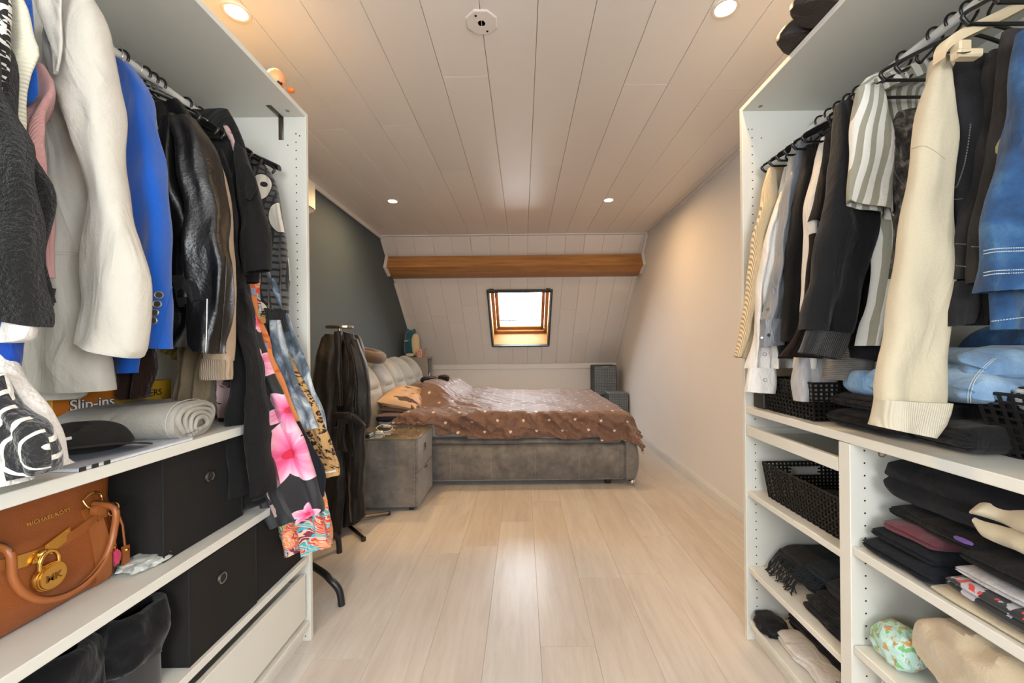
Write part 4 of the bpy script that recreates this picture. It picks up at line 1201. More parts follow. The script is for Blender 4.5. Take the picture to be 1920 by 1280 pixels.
# patchwork fleece jacket
Y = 1.455
g = garment('fleece_jacket', 'black fleece with grey checks and white patches, farthest on the left rail', 'jacket', LX, Y)
cloth('body', g, m_patch, Y, [('L', 474, 292, .18), ('L', 500, 310, .26), ('L', 520, 360, .32), ('L', 532, 440, .34), ('L', 540, 560, .34), ('L', 538, 600, .34)], th=.045, seed=1, fold=.008)
cloth('sleeve', g, m_patch, Y - .045, [(478, 300, 506, 318), (474, 360, 526, 370), (474, 440, 538, 440), (474, 520, 545, 520), (478, 580, 545, 582)], th=.05, seed=2, fold=.008, k=16)
cloth('cuff', g, m_blackrib, Y - .045, [(486, 578, 543, 580), (488, 612, 542, 610), (494, 627, 540, 621)], th=.045, seed=2, fold=.003, top=False)
hanger('chunky black plastic hanger holding the patchwork fleece', LX, Y - .01, -1, m_blackplastic, 'solid', w=.225)
# tie-dye dress (bottoms swing out past the wardrobe front)
Y = 1.43
g = garment('tie_dye_dress', 'blue grey tie dye dress hanging out beside the left wardrobe panel', 'dress', LX, Y)
cloth('body', g, m_tie, Y - .02, [('L', 470, 330, .2), ('L', 500, 450, .28), (430, 600, 548, 606), (440, 700, 578, 690), (460, 790, 606, 770), (470, 815, 616, 832)], th=.035, seed=3, fold=.012, k=14)
cloth('sleeve', g, m_tie, Y - .055, [(508, 600, 528, 600), (520, 680, 548, 680), (548, 760, 580, 755), (566, 806, 600, 800)], th=.03, seed=4, fold=.006, k=20)
hanger('black plastic hanger holding the tie dye dress', LX, Y, -1, m_blackplastic, 'tube')
# brown leopard dress
Y = 1.40
g = garment('leopard_dress', 'brown leopard print dress whose hem shows left of the bathrobe', 'dress', LX, Y)
cloth('body', g, m_leo_brown, Y, [('L', 460, 340, .2), ('L', 495, 500, .28), ('L', 530, 640, .30), (470, 740, 580, 730), (500, 800, 612, 800), (520, 850, 630, 860), (560, 895, 632, 892)], th=.04, seed=5, fold=.010, k=15)
seam(g, [(596, 884), (612, 886), (630, 882)], m_whitecot, .004, name='hem_band')
# tropical dress
Y = 1.375
g = garment('tropical_dress', 'red and turquoise palm print dress with the lowest hem on the left rail', 'dress', LX, Y)
cloth('body', g, m_trop, Y, [('L', 455, 340, .2), ('L', 485, 500, .28), ('L', 500, 650, .28), (430, 800, 560, 800), (480, 900, 606, 900), (520, 990, 627, 970), (540, 1036, 618, 1026)], th=.05, seed=6, fold=.012, k=13)
cloth('underlayer', g, m_yellow, Y - .02, [(480, 880, 520, 880), (500, 960, 546, 960), (512, 1000, 552, 996)], th=.02, seed=7, fold=.006, k=26, top=False)
# orange print blouse
Y = 1.345
g = garment('orange_blouse', 'orange and lilac print blouse peeking out between black floral and tie dye', 'blouse', LX, Y)
cloth('body', g, m_orange, Y, [('L', 445, 330, .2), ('L', 470, 450, .26), ('L', 482, 560, .28), (420, 640, 507, 640), (430, 720, 532, 716), (470, 830, 575, 826), (500, 860, 582, 852)], th=.025, seed=8, fold=.006)
# black floral dress
Y = 1.31
c0 = Vector((LX, Y, 1.80))
fl_pts = [(541, 852, .105, .4), (478, 600, .05, 1.2), (482, 680, .055, .2), (575, 965, .035, .9), (536, 770, .07, 2.0)]
cen = []
for px, py, r, ro in fl_pts:
    p = W(px, py, Y - .03); cen.append((p.x - c0.x, p.z - c0.z, r, ro))
m_floral = floral(cen)
g = garment('floral_dress', 'black dress with large pink blossoms flaring out over the wardrobe front', 'dress', LX, Y)
cloth('body', g, m_floral, Y, [('L', 440, 330, .2), ('L', 462, 450, .26), (380, 540, 468, 545), (390, 640, 496, 640), (430, 760, 540, 750), (470, 860, 578, 850), (492, 940, 604, 930), (515, 986, 607, 958)], th=.06, seed=9, fold=.009, k=12)
cloth('lining', g, fabric('navy jersey', '#1f232e'), Y + .015, [(500, 800, 560, 790), (540, 900, 604, 880), (560, 945, 608, 930)], th=.03, seed=10, fold=.008, top=False)
hanger('black plastic hanger of the floral dress', LX, Y, -1, m_blackplastic, 'tube')
# pink leopard blouse
Y = 1.275
g = garment('leopard_blouse', 'mauve leopard print blouse with a knotted collar between beige knit and black blazer', 'blouse', LX, Y)
cloth('body', g, m_leo_pink, Y, [('L', 425, 222, .16), ('L', 440, 250, .22), ('L', 446, 330, .26), ('L', 438, 500, .24), ('L', 440, 640, .14), (384, 706, 437, 708), (388, 760, 434, 765), (405, 800, 440, 812)], th=.035, seed=11, fold=.010, k=16)
cloth('scarf_collar', g, m_leo_pink, Y - .045, [(404, 222, 420, 214), (424, 262, 446, 256), (430, 310, 452, 306), (436, 345, 454, 362)], th=.03, seed=12, fold=.008, k=26, top=False)
cloth('hem', g, m_leo_pink, Y + .02, [(456, 900, 508, 900), (470, 940, 515, 935), (484, 982, 522, 966)], th=.02, seed=13, fold=.006, k=20, top=False)
# black blazer dress and skirt
Y = 1.235
g = garment('black_blazer', 'black blazer with wide sleeve hanging next to the patchwork fleece', 'blazer', LX, Y)
cloth('body', g, m_black, Y, [('L', 430, 208, .14), ('L', 446, 240, .2), ('L', 466, 300, .26), ('L', 482, 400, .28), ('L', 490, 500, .28), ('L', 488, 530, .28)], th=.045, seed=14, fold=.006)
cloth('sleeve', g, m_black, Y - .035, [(446, 270, 462, 282), (450, 330, 482, 345), (456, 420, 500, 425), (462, 516, 505, 506)], th=.045, seed=15, fold=.005)
cloth('lapel', g, m_black, Y - .06, [(455, 300, 466, 310), (458, 340, 482, 350), (463, 372, 470, 376)], th=.012, seed=16, fold=.002, top=False)
hanger('chunky black hanger jutting out above the black blazer', LX, Y - .02, -1, m_blackplastic, 'solid', w=.19)
Y = 1.205
g = garment('black_dress', 'long plain black flared dress in front of the black fabric boxes', 'dress', LX, Y)
cloth('body', g, m_black, Y, [('L', 420, 280, .16), ('L', 442, 360, .2), ('L', 452, 480, .22), (385, 560, 466, 560), (440, 660, 488, 660), (438, 780, 506, 780), (436, 880, 514, 870), (434, 930, 518, 914)], th=.07, seed=17, fold=.016, k=14)
# beige knit
Y = 1.17
g = garment('beige_sweater', 'beige wool sweater with a ribbed cuff next to the leather jacket', 'sweater', LX, Y)
cloth('body', g, m_beigeknit, Y, [('L', 392, 262, .12), ('L', 410, 300, .2), ('L', 420, 380, .25), ('L', 425, 500, .26), ('L', 425, 600, .26)], th=.04, seed=18, fold=.006)
cloth('sleeve', g, m_beigeknit, Y - .035, [(386, 280, 410, 292), (392, 360, 432, 370), (392, 460, 438, 460), (390, 570, 440, 570), (388, 650, 440, 650), (388, 676, 438, 676)], th=.05, seed=19, fold=.005)
cloth('cuff', g, m_beigerib, Y - .035, [(388, 672, 437, 674), (386, 700, 436, 700), (386, 711, 435, 711)], th=.05, seed=19, fold=.002, top=False)
# leather jacket
Y = 1.10
g = garment('leather_jacket', 'black leather biker jacket with a zipped cuff', 'jacket', LX, Y)
cloth('body', g, m_leather, Y, [('L', 330, 196, .07), ('L', 352, 222, .14), ('L', 378, 270, .20), ('L', 396, 400, .24), ('L', 400, 560, .26), ('L', 372, 650, .26)], th=.05, seed=20, fold=.008, k=12)
cloth('sleeve', g, m_leather, Y - .055, [(334, 232, 366, 222), (352, 290, 396, 270), (366, 380, 416, 360), (366, 470, 430, 440), (364, 560, 436, 530), (364, 648, 418, 640), (386, 658, 418, 663)], th=.075, seed=31, fold=.006, k=12)
cloth('sleeve', g, m_leather, Y - .06, [(310, 226, 330, 216), (312, 320, 344, 320), (318, 430, 366, 430), (322, 510, 376, 510), (326, 565, 378, 560)], th=.06, seed=32, fold=.005, k=14)
cloth('cuff', g, m_black, Y - .085, [(331, 522, 352, 516), (336, 555, 378, 530), (342, 575, 384, 562)], th=.04, seed=33, fold=.005, top=False)
cloth('collar', g, m_leather, Y - .04, [(306, 200, 338, 190), (318, 226, 350, 206), (330, 246, 362, 226)], th=.02, seed=34, fold=.003, top=False)
seam(g, [(389, 560), (388, 610), (386, 662)], m_steel, .0016, name='zip')
seam(g, [(424, 480), (422, 540), (412, 660)], m_leather, .0012, name='seam')
hanger('black hanger at the leather collar', LX, Y, -1, m_blackplastic, 'tube')
# cream cable knit sliver
Y = 1.05
g = garment('cable_sweater', 'cream ribbed sweater showing as a sliver behind the royal blue blazer', 'sweater', LX, Y)
cloth('body', g, m_creamknit, Y, [('L', 284, 190, .12), ('L', 300, 215, .2), ('L', 300, 300, .26), ('L', 304, 400, .28), ('L', 312, 560, .28)], th=.03, seed=35, fold=.005)
hanger('chrome wire hanger of the cream ribbed sweater', LX, Y, -1, m_chrome, 'wire')
# yellow and taupe tops further down
Y = 1.24
g = garment('yellow_top', 'pale yellow crinkled top showing below the leather jacket', 'top', -1.25, Y)
cloth('body', g, m_yellow, Y + .15, [(330, 300, 400, 300), (315, 500, 408, 500), (310, 600, 392, 600), (302, 655, 382, 700)], th=.03, seed=36, fold=.006, k=30)
g = garment('taupe_top', 'taupe draped top hanging under the leather jacket hem', 'top', -1.22, Y)
cloth('body', g, m_taupe, Y - .03, [(350, 300, 410, 300), (352, 560, 410, 560), (344, 650, 402, 650), (334, 720, 398, 720), (326, 768, 400, 776)], th=.06, seed=37, fold=.014, k=18)
# royal blue blazer
Y = 1.0
g = garment('blue_blazer', 'royal blue blazer with four horn cuff buttons', 'blazer', LX, Y)
cloth('body', g, m_blue, Y, [('L', 230, 118, .10), ('L', 248, 150, .17), ('L', 268, 220, .22), ('L', 280, 400, .26), ('L', 272, 640, .28), ('L', 268, 698, .28)], th=.05, seed=38, fold=.007, k=9)
cloth('sleeve', g, m_blue, Y - .06, [(222, 108, 240, 118), (236, 160, 272, 160), (248, 240, 296, 240), (258, 340, 314, 340), (262, 440, 322, 440), (260, 540, 328, 540), (255, 651, 329, 654)], th=.06, seed=39, fold=.004, k=7)
for px, py in ((298, 553), (295, 570), (291, 586), (288, 601)):
    button(g, (px, py), .0088)
seam(g, [(322, 538), (310, 590), (298, 652)], m_blue, .0012, name='cuff_seam')
hanger('chrome wire hanger above the royal blue blazer', LX, Y, -1, m_chrome, 'wire')
hanger('second chrome wire hanger behind the royal blue blazer', LX, Y + .085, -1, m_chrome, 'wire')
g = garment('fur_garment', 'brown furry garment hanging low below the royal blue blazer', 'garment', -1.25, 1.12)
cloth('body', g, m_brownfur, 1.12, [(215, 500, 280, 500), (216, 640, 284, 640), (224, 700, 286, 690), (232, 740, 282, 738), (240, 748, 276, 746)], th=.05, seed=40, fold=.010, k=14)
# white blazer
Y = .90
g = garment('ivory_blazer', 'ivory blazer in front of the royal blue one', 'blazer', LX, Y)
cloth('body', g, m_white_lin, Y, [('L', 128, -30, .10), ('L', 150, 20, .17), ('L', 170, 100, .20), ('L', 185, 300, .20), ('L', 195, 480, .19), ('L', 200, 600, .18), ('L', 204, 732, .19)], th=.075, seed=41, fold=.006, k=7)
seam(g, [(98, 473), (130, 472), (176, 478)], m_white_lin, .0012, name='waist_seam')
seam(g, [(98, 478), (130, 477), (176, 483)], m_white_lin, .0008, name='waist_seam')
cloth('sleeve', g, m_white_lin, Y - .065, [(115, -25, 150, -40), (110, 40, 196, 30), (108, 110, 216, 100), (140, 200, 232, 200), (174, 320, 242, 320), (180, 400, 254, 400), (175, 500, 270, 500), (174, 580, 274, 575), (170, 636, 262, 655), (171, 641, 252, 671)], th=.07, seed=42, fold=.006, k=9)
cloth('lapel', g, m_white_lin, Y - .13, [(62, -20, 116, -40), (84, 60, 112, 50), (99, 138, 106, 134)], th=.008, seed=43, fold=.003, top=False)
cloth('lining', g, m_white_lin, Y + .05, [('L', 180, 600, .2), ('L', 170, 720, .22), ('L', 146, 748, .2)], th=.03, seed=44, fold=.004, top=False)
hanger('chrome wire hanger hidden in the ivory blazer', LX, Y, -1, m_chrome, 'wire')
# pink rib, blue top, cream turtleneck
Y = .865
g = garment('pink_sweater', 'dusty pink rib sweater sliver beside the ivory blazer', 'sweater', LX, Y)
cloth('body', g, m_pinkknit, Y - .10, [('L', 78, 120, .12), ('L', 97, 168, .2), ('L', 94, 230, .24), ('L', 96, 300, .26), ('L', 96, 420, .28), ('L', 92, 520, .28)], th=.03, seed=45, fold=.010, k=14)
g = garment('blue_blouse', 'royal blue top showing as a thin strip beside the cream turtleneck', 'top', LX, .745)
cloth('body', g, m_blue, .745, [('L', 52, -20, .12), ('L', 68, 40, .16), ('L', 76, 100, .18), ('L', 78, 180, .2), ('L', 50, 195, .2)], th=.02, seed=46, fold=.004)
g = garment('cream_turtleneck', 'cream fine knit turtleneck near the left edge', 'sweater', LX, .72)
cloth('body', g, m_creamknit, .72, [('L', 40, -20, .10), ('L', 62, 20, .14), ('L', 66, 70, .16), ('L', 76, 105, .17), ('L', 60, 160, .16), ('L', 50, 196, .16), ('L', 30, 300, .16)], th=.03, seed=47, fold=.006, k=10)
# houndstooth jacket
g = garment('houndstooth_jacket', 'black and white houndstooth jacket in the top left corner', 'jacket', LX, .69)
cloth('body', g, m_hound, .69, [('L', 14, -30, .10), ('L', 20, 20, .14), ('L', 23, 110, .16), ('L', 18, 220, .16)], th=.03, seed=48, fold=.004)
# charcoal coat
Y = .655
g = garment('charcoal_coat', 'fuzzy charcoal wool coat at the left edge', 'coat', LX, Y)
cloth('body', g, m_char, Y + .045, [('L', -10, 30, .06), ('L', 20, 100, .10), ('L', 40, 180, .12), ('L', 70, 270, .14), ('L', 97, 360, .15), ('L', 98, 440, .15), ('L', 97, 566, .15)], th=.03, seed=49, fold=.005, rough=.009)
cloth('sleeve', g, m_char, Y, [(-70, 40, -8, 60), (-60, 130, 14, 150), (-50, 220, 40, 230), (-40, 320, 62, 320), (-24, 430, 74, 430), (0, 520, 78, 520), (22, 590, 76, 604), (30, 602, 74, 610)], th=.055, seed=50, fold=.005, k=12, rough=.010)
cloth('shirt_cuff', g, m_whitecot, Y, [(28, 600, 70, 606), (20, 624, 66, 630), (22, 643, 56, 640)], th=.030, seed=51, fold=.001, top=False)
cloth('shirt_cuff', g, m_blackc, Y + .045, [(80, 540, 98, 540), (80, 575, 97, 570)], th=.025, seed=52, fold=.002, top=False)
Y = .69
g = garment('blue_knit', 'cobalt crinkled knit with a wide hem at the left edge', 'sweater', LX, Y)
cloth('body', g, m_knit_blue, Y, [(-60, 480, -6, 500), (-80, 560, 26, 560), (-80, 620, 42, 620), (-60, 668, 50, 672), (-30, 684, 36, 692)], th=.05, seed=53, fold=.010, k=12, rough=.010)
Y = .63
g = garment('plush_pyjama', 'white fleece with black squiggle patterned sleeve trailing onto the shelf', 'pyjama', -.95, Y)
cloth('body', g, m_fluff, Y + .05, [(-120, 640, 20, 650), (-110, 700, 52, 704), (-80, 760, 100, 768), (-40, 820, 134, 820), (-10, 872, 134, 862), (50, 886, 122, 872)], th=.06, seed=54, fold=.006, k=10, rough=.006, hem=False)
cloth('sleeve', g, m_zebra, Y, [(-60, 700, 2, 700), (-50, 760, 36, 760), (-30, 820, 92, 800), (0, 880, 112, 846), (20, 896, 96, 884)], th=.05, seed=55, fold=.008, k=12, rough=.009)
cloth('cuff', g, m_fluff, Y - .02, [(-60, 800, -14, 800), (-40, 856, 14, 858), (-30, 905, 27, 908)], th=.05, seed=56, fold=.008, top=False)
# spare hooks seen on the rail
for i, (yy, m, lab) in enumerate(((1.14, m_chrome, 'chrome wire hanger beside the leather jacket on the left rail'), (1.335, m_chrome, 'chrome wire hanger between black hooks on the left rail'))):
    hanger(lab, LX, yy, -1, m, 'wire')
for yy, lab in ((1.165, 'black tube hanger just behind the leather jacket'), (1.19, 'black tube hanger, second behind the leather jacket'), (1.36, 'black tube hanger near the far end of the left rail')):
    hanger(lab, LX, yy, -1, m_blackplastic, 'tube')

# ================================================================== right rail, far to near
RX = 1.09; ROD = 1.915
def rh(label, y, kind='tube', mat=None, **k): return hanger(label, RX, y, 1, mat or m_blackplastic, kind, rod=ROD, **k)
Y = 1.445
g = garment('corduroy_shirt', 'cream corduroy shirt, farthest on the right rail', 'shirt', RX, Y)
cloth('body', g, m_cord, Y, [('R', 1446, 312, .10), ('R', 1432, 350, .2), ('R', 1420, 450, .3), ('R', 1412, 560, .34), ('R', 1412, 660, .34)], th=.035, seed=61, fold=.008)
cloth('sleeve', g, m_cord, Y - .03, [(1440, 316, 1452, 322), (1424, 380, 1454, 390), (1408, 460, 1442, 470), (1396, 560, 1428, 570), (1382, 648, 1410, 650), (1377, 668, 1401, 672)], th=.05, seed=62, fold=.005)
rh('black tube hanger of the corduroy shirt', Y)
Y = 1.40
g = garment('white_shirt', 'white cotton shirt with a buttoned cuff reaching down to the wicker basket', 'shirt', RX, Y)
cloth('body', g, m_whitecot, Y, [('R', 1476, 300, .10), ('R', 1455, 380, .2), ('R', 1448, 500, .3), ('R', 1445, 640, .3), ('R', 1450, 690, .3)], th=.03, seed=63, fold=.008)
cloth('sleeve', g, m_whitecot, Y - .035, [(1462, 360, 1476, 364), (1436, 440, 1466, 440), (1420, 530, 1452, 530), (1408, 640, 1452, 640), (1400, 690, 1454, 690)], th=.045, seed=64, fold=.008, k=18)
cloth('cuff', g, m_whitecot, Y - .035, [(1401, 688, 1453, 690), (1396, 715, 1452, 715), (1394, 733, 1450, 737)], th=.045, seed=65, fold=.004, top=False)
for px, py in ((1434, 712), (1434, 664)): button(g, (px, py), .006, mat=m_whitecot, rim=m_btnr)
rh('black tube hanger of the white shirt', Y)
Y = 1.36
g = garment('satin_shirt', 'grey satin shirt with dark cuff buttons', 'shirt', RX, Y)
cloth('body', g, m_satin, Y, [('R', 1530, 236, .06), ('R', 1498, 262, .14), ('R', 1480, 320, .2), ('R', 1472, 450, .3), ('R', 1472, 600, .3)], th=.03, seed=66, fold=.008)
cloth('sleeve', g, m_satin, Y - .03, [(1486, 270, 1512, 262), (1474, 330, 1500, 330), (1462, 400, 1478, 400), (1452, 480, 1472, 480), (1438, 560, 1470, 560), (1428, 600, 1468, 600)], th=.045, seed=67, fold=.008, k=18)
cloth('cuff', g, m_satin, Y - .03, [(1427, 598, 1468, 600), (1425, 630, 1468, 628), (1426, 650, 1467, 646)], th=.045, seed=68, fold=.003, top=False)
for px, py in ((1441, 628), (1440, 580), (1429, 633)): button(g, (px, py), .006)
rh('black tube hanger of the grey satin shirt', Y)
Y = 1.32
g = garment('black_shirt', 'black shirt between grey satin and white sweatshirt', 'shirt', RX, Y)
cloth('body', g, m_black, Y, [('R', 1545, 256, .06), ('R', 1516, 280, .14), ('R', 1498, 340, .2), ('R', 1488, 460, .3), ('R', 1478, 600, .3), ('R', 1460, 672, .3)], th=.035, seed=69, fold=.008)
cloth('sleeve', g, m_black, Y - .03, [(1508, 275, 1526, 270), (1492, 360, 1516, 360), (1476, 470, 1504, 470), (1470, 560, 1500, 560), (1464, 640, 1490, 640)], th=.045, seed=70, fold=.006)
for px, py in ((1495, 330), (1488, 372), (1484, 396)): button(g, (px, py), .004, mat=m_whitecot)
rh('black tube hanger of the black shirt', Y)
Y = 1.28
g = garment('white_sweatshirt', 'off white sweatshirt with a light grey marl cuff', 'sweatshirt', RX, Y)
cloth('body', g, m_whitecot, Y, [('R', 1556, 256, .06), ('R', 1540, 290, .14), ('R', 1525, 350, .2), ('R', 1514, 460, .3), ('R', 1506, 600, .3)], th=.035, seed=71, fold=.006)
cloth('sleeve', g, m_whitecot, Y - .035, [(1540, 258, 1552, 264), (1520, 330, 1545, 330), (1508, 400, 1532, 400), (1500, 500, 1530, 500), (1498, 600, 1545, 600), (1490, 690, 1556, 690)], th=.05, seed=72, fold=.006)
cloth('lower_sleeve', g, m_marl, Y - .040, [(1500, 636, 1552, 636), (1490, 690, 1557, 690), (1485, 716, 1556, 716), (1487, 750, 1556, 750)], th=.062, seed=73, fold=.005, top=False)
rh('black tube hanger of the off white sweatshirt', Y)
Y = 1.235
g = garment('brown_black_sweater', 'dark brown black sweater between white and black sweatshirts', 'sweater', RX, Y)
cloth('body', g, m_black, Y, [('R', 1575, 215, .06), ('R', 1556, 245, .12), ('R', 1550, 320, .2), ('R', 1540, 460, .3), ('R', 1530, 560, .3), ('R', 1520, 650, .3)], th=.035, seed=74, fold=.006)
cloth('sleeve', g, m_black, Y - .03, [(1556, 238, 1575, 232), (1540, 310, 1572, 310), (1530, 370, 1560, 370), (1522, 412, 1548, 414)], th=.045, seed=75, fold=.004)
cloth('front', g, fabric('dark brown jersey', '#2a1f18'), Y - .03, [(1516, 440, 1560, 440), (1505, 540, 1560, 540), (1490, 620, 1550, 620), (1462, 668, 1540, 672)], th=.03, seed=76, fold=.006, top=False)
rh('black tube hanger of the dark brown sweater', Y)
Y = 1.18
g = garment('grey_rib_sweater', 'grey brown sweater whose wide ribbed cuff hangs over the black basket', 'sweater', RX, Y)
cloth('body', g, m_marl, Y + .0, [('R', 1600, 230, .06), ('R', 1590, 300, .2), ('R', 1585, 460, .26), ('R', 1570, 640, .26)], th=.03, seed=77, fold=.005)
cloth('cuff', g, m_greyrib, Y - .03, [(1556, 600, 1640, 600), (1546, 674, 1632, 674), (1543, 710, 1628, 716)], th=.05, seed=78, fold=.004, top=False)
Y = 1.13
g = garment('black_sweatshirt', 'large black sweatshirt with a long straight cuff', 'sweatshirt', RX, Y)
cloth('body', g, m_blackc, Y, [('R', 1596, 176, .08), ('R', 1578, 210, .16), ('R', 1572, 300, .22), ('R', 1570, 420, .26), ('R', 1564, 560, .26), ('R', 1560, 640, .26)], th=.05, seed=79, fold=.006)
cloth('sleeve', g, m_blackc, Y - .05, [(1565, 200, 1600, 184), (1556, 290, 1602, 290), (1535, 400, 1640, 400), (1516, 480, 1624, 480), (1506, 560, 1600, 560), (1502, 618, 1586, 626)], th=.07, seed=80, fold=.008, k=10)
cloth('cuff', g, m_blackrib, Y - .05, [(1508, 618, 1584, 626), (1502, 642, 1580, 650), (1497, 660, 1572, 674)], th=.05, seed=81, fold=.003, top=False)
cloth('lower_body', g, m_blackc, Y - .01, [(1584, 480, 1680, 480), (1586, 600, 1660, 600), (1590, 670, 1664, 680)], th=.04, seed=82, fold=.005, top=False)
rh('black tube hanger of the large black sweatshirt', Y)
# striped shirt
Y = 1.045
g = garment('striped_shirt', 'white and olive grey striped short sleeve shirt', 'shirt', RX, Y)
cloth('body', g, m_shirtst, Y, [('R', 1640, 138, .10), ('R', 1604, 170, .18), ('R', 1610, 260, .2), ('R', 1630, 360, .2), ('R', 1640, 440, .2), ('R', 1624, 560, .2), ('R', 1606, 648, .2)], th=.045, seed=83, fold=.008, k=12)
cloth('sleeve', g, m_shirtst, Y - .04, [(1606, 166, 1650, 160), (1598, 240, 1664, 240), (1596, 310, 1676, 310), (1595, 345, 1682, 352), (1594, 374, 1682, 412)], th=.035, seed=84, fold=.008, k=12)
cloth('collar', g, m_shirtst, Y - .03, [(1638, 150, 1730, 118), (1650, 172, 1745, 140)], th=.03, seed=85, fold=.003, top=False, hem=False)
rh('black tube hanger of the striped shirt', Y)
Y = .985
g = garment('acid_denim', 'acid washed black denim garment behind the cream sweatshirt', 'jeans', RX, Y)
cloth('body', g, m_acid, Y, [(1688, 208, 1745, 206), (1664, 260, 1745, 260), (1670, 310, 1745, 310), (1684, 400, 1745, 400), (1680, 520, 1745, 520)], th=.05, seed=86, fold=.008)
seam(g, [(1672, 300), (1682, 330), (1700, 352)], m_st_g, .001, .006)
# free black hangers with visible arms
rh('empty black hanger sloping down in front of the striped shirt', 1.0, dz=-.01)
rh('empty black hanger with a hooked arm, nearest the cream sweatshirt', .965, dz=.01)
rh('empty black hanger whose hook is second from the cream hanger', .925, dz=.0, bar=False)
# cream sweatshirt with pant hanger
Y = .875
m_crh = M('cream plastic hanger', '#c4b394', .4)
t = thing('clothes_hanger', 'cream plastic hanger with clips above the cream sweatshirt', 'hanger', (RX, .80, 1.8))
P = [WX(*q) for q in ((1757, 108, .845), (1768, 88, .855), (1800, 62, .88), (1870, 24, .95), (1910, 4, 1.0))]
P = [W(px, py, .80) for px, py in ((1760, 106), (1768, 90), (1790, 74), (1830, 54), (1872, 34), (1920, 8), (1990, -30))]
rings = []
for p in smooth_path(P, 5): rings.append([p + Vector(q) for q in ((0, -.012, -.010), (0, -.014, .004), (0, -.010, .012), (0, .010, .012), (0, .012, -.010))])
MB().loft(rings).build('arm', m_crh, t)
for a, b in (((1790, 92), (1812, 106)),):
    p = W(1800, 92, .79); MB().box(p.x - .012, p.x + .012, .778, .80, p.z - .02, p.z + .012, .003).build('clip', m_crh, t)
    p2 = W(1812, 103, .775); MB().box(p2.x - .024, p2.x + .024, .765, .785, p2.z - .008, p2.z + .008, .003).build('clip_jaw', m_crh, t)
    p3 = W(1806, 101, .765); MB().tube([p3 + Vector((-.012, 0, .002)), p3 + Vector((0, -.003, 0)), p3 + Vector((.014, 0, .004))], .001, 6).build('spring', m_steel, t)
g = garment('cream_sweatshirt', 'cream sweatshirt whose long sleeve hangs in front of the shelf', 'sweatshirt', RX, Y)
cloth('body', g, m_cream, Y + .0, [(1752, 112, 1806, 104), (1728, 200, 1800, 190), (1716, 300, 1776, 280), (1712, 460, 1776, 460), (1704, 600, 1772, 600)], th=.05, seed=87, fold=.004)
cloth('sleeve', g, m_cream, Y - .055, [(1762, 104, 1772, 112), (1738, 160, 1775, 170), (1716, 240, 1778, 250), (1706, 278, 1776, 286), (1700, 340, 1773, 340), (1686, 430, 1773, 430), (1672, 540, 1772, 540), (1656, 650, 1768, 650), (1638, 748, 1760, 752)], th=.050, seed=88, fold=.004, k=7)
cloth('cuff', g, m_creamrib, Y - .055, [(1640, 746, 1758, 752), (1636, 778, 1752, 792), (1632, 796, 1740, 818)], th=.06, seed=89, fold=.004, k=10, top=False)
seam(g, [(1710, 278), (1730, 273), (1750, 281), (1772, 298)], m_cream, .0010, name='shoulder_seam')
# trousers
Y = .83
g = garment('black_jeans', 'black jeans with a stitched side pocket next to the cream sleeve', 'jeans', RX, Y)
cloth('leg', g, m_den_blk, Y, [('R', 1800, 108, .10), ('R', 1785, 160, .14), ('R', 1773, 260, .17), ('R', 1772, 400, .18), ('R', 1770, 520, .18), ('R', 1770, 610, .15)], th=.05, seed=90, fold=.004)
seam(g, [(1820, 232), (1810, 300), (1796, 345), (1790, 352)], m_st_g, .0011, .006)
seam(g, [(1770, 372), (1790, 374), (1806, 372)], m_st_g, .0011, .006)
cloth('cuff', g, m_den_blk, Y - .03, [(1770, 530, 1812, 528), (1770, 580, 1818, 578), (1771, 612, 1812, 606)], th=.04, seed=91, fold=.003, top=False)
Y = .80
g = garment('charcoal_jeans', 'faded charcoal jeans folded over a hanger beside the black jeans', 'jeans', RX, Y)
cloth('leg', g, m_den_brn, Y, [('R', 1858, 95, .05), ('R', 1840, 140, .05), ('R', 1828, 280, .055), ('R', 1812, 380, .055), ('R', 1774, 460, .09), ('R', 1768, 526, .09)], th=.035, seed=92, fold=.004)
cloth('leg', g, m_den_brn, Y - .04, [('R', 1880, 60, .06), ('R', 1868, 140, .07), ('R', 1858, 240, .07), ('R', 1835, 360, .08), ('R', 1822, 440, .08), ('R', 1816, 500, .08), ('R', 1820, 530, .08)], th=.035, seed=93, fold=.005)
seam(g, [(1822, 462), (1850, 464)], m_st_g, .0011, .006)
seam(g, [(1776, 456), (1812, 458)], m_st_g, .0011, .006)
seam(g, [(1772, 495), (1812, 500)], m_st_g, .0011, .006)
Y = .745
g = garment('khaki_trousers', 'khaki trousers sliver between charcoal and blue jeans', 'trousers', RX, Y)
cloth('leg', g, fabric('khaki cotton', '#8a8462'), Y, [('R', 1893, 190, .05), ('R', 1882, 240, .06), ('R', 1870, 290, .07), ('R', 1884, 340, .07)], th=.02, seed=94, fold=.003)
Y = .715
g = garment('blue_jeans', 'mid blue jeans at the right edge', 'jeans', RX, Y)
cloth('leg', g, m_den_blue, Y, [('R', 1905, 62, .10), ('R', 1896, 150, .12), ('R', 1884, 280, .12), ('R', 1858, 370, .12), ('R', 1846, 440, .14), ('R', 1846, 500, .14), ('R', 1848, 546, .14)], th=.05, seed=95, fold=.008)
cloth('leg', g, m_den_blue, Y + .035, [('R', 1900, 300, .10), ('R', 1870, 440, .12), ('R', 1852, 540, .12), ('R', 1858, 618, .12)], th=.04, seed=96, fold=.005)
for y0 in (464, 470, 505, 511): seam(g, [(1845, y0 + 6), (1870, y0 + 2), (1925, y0)], m_st_w, .0009, .005)
for y0 in (602,): seam(g, [(1860, y0), (1925, y0 - 8)], m_st_w, .0009, .005)
m_woodh = M('beech wood', '#c98a4e', .4)
t = rh('beech wood hanger at the right edge holding the blue jeans', .70, 'wood', m_woodh)
rh('black tube hanger beside the beech wood one', .735)
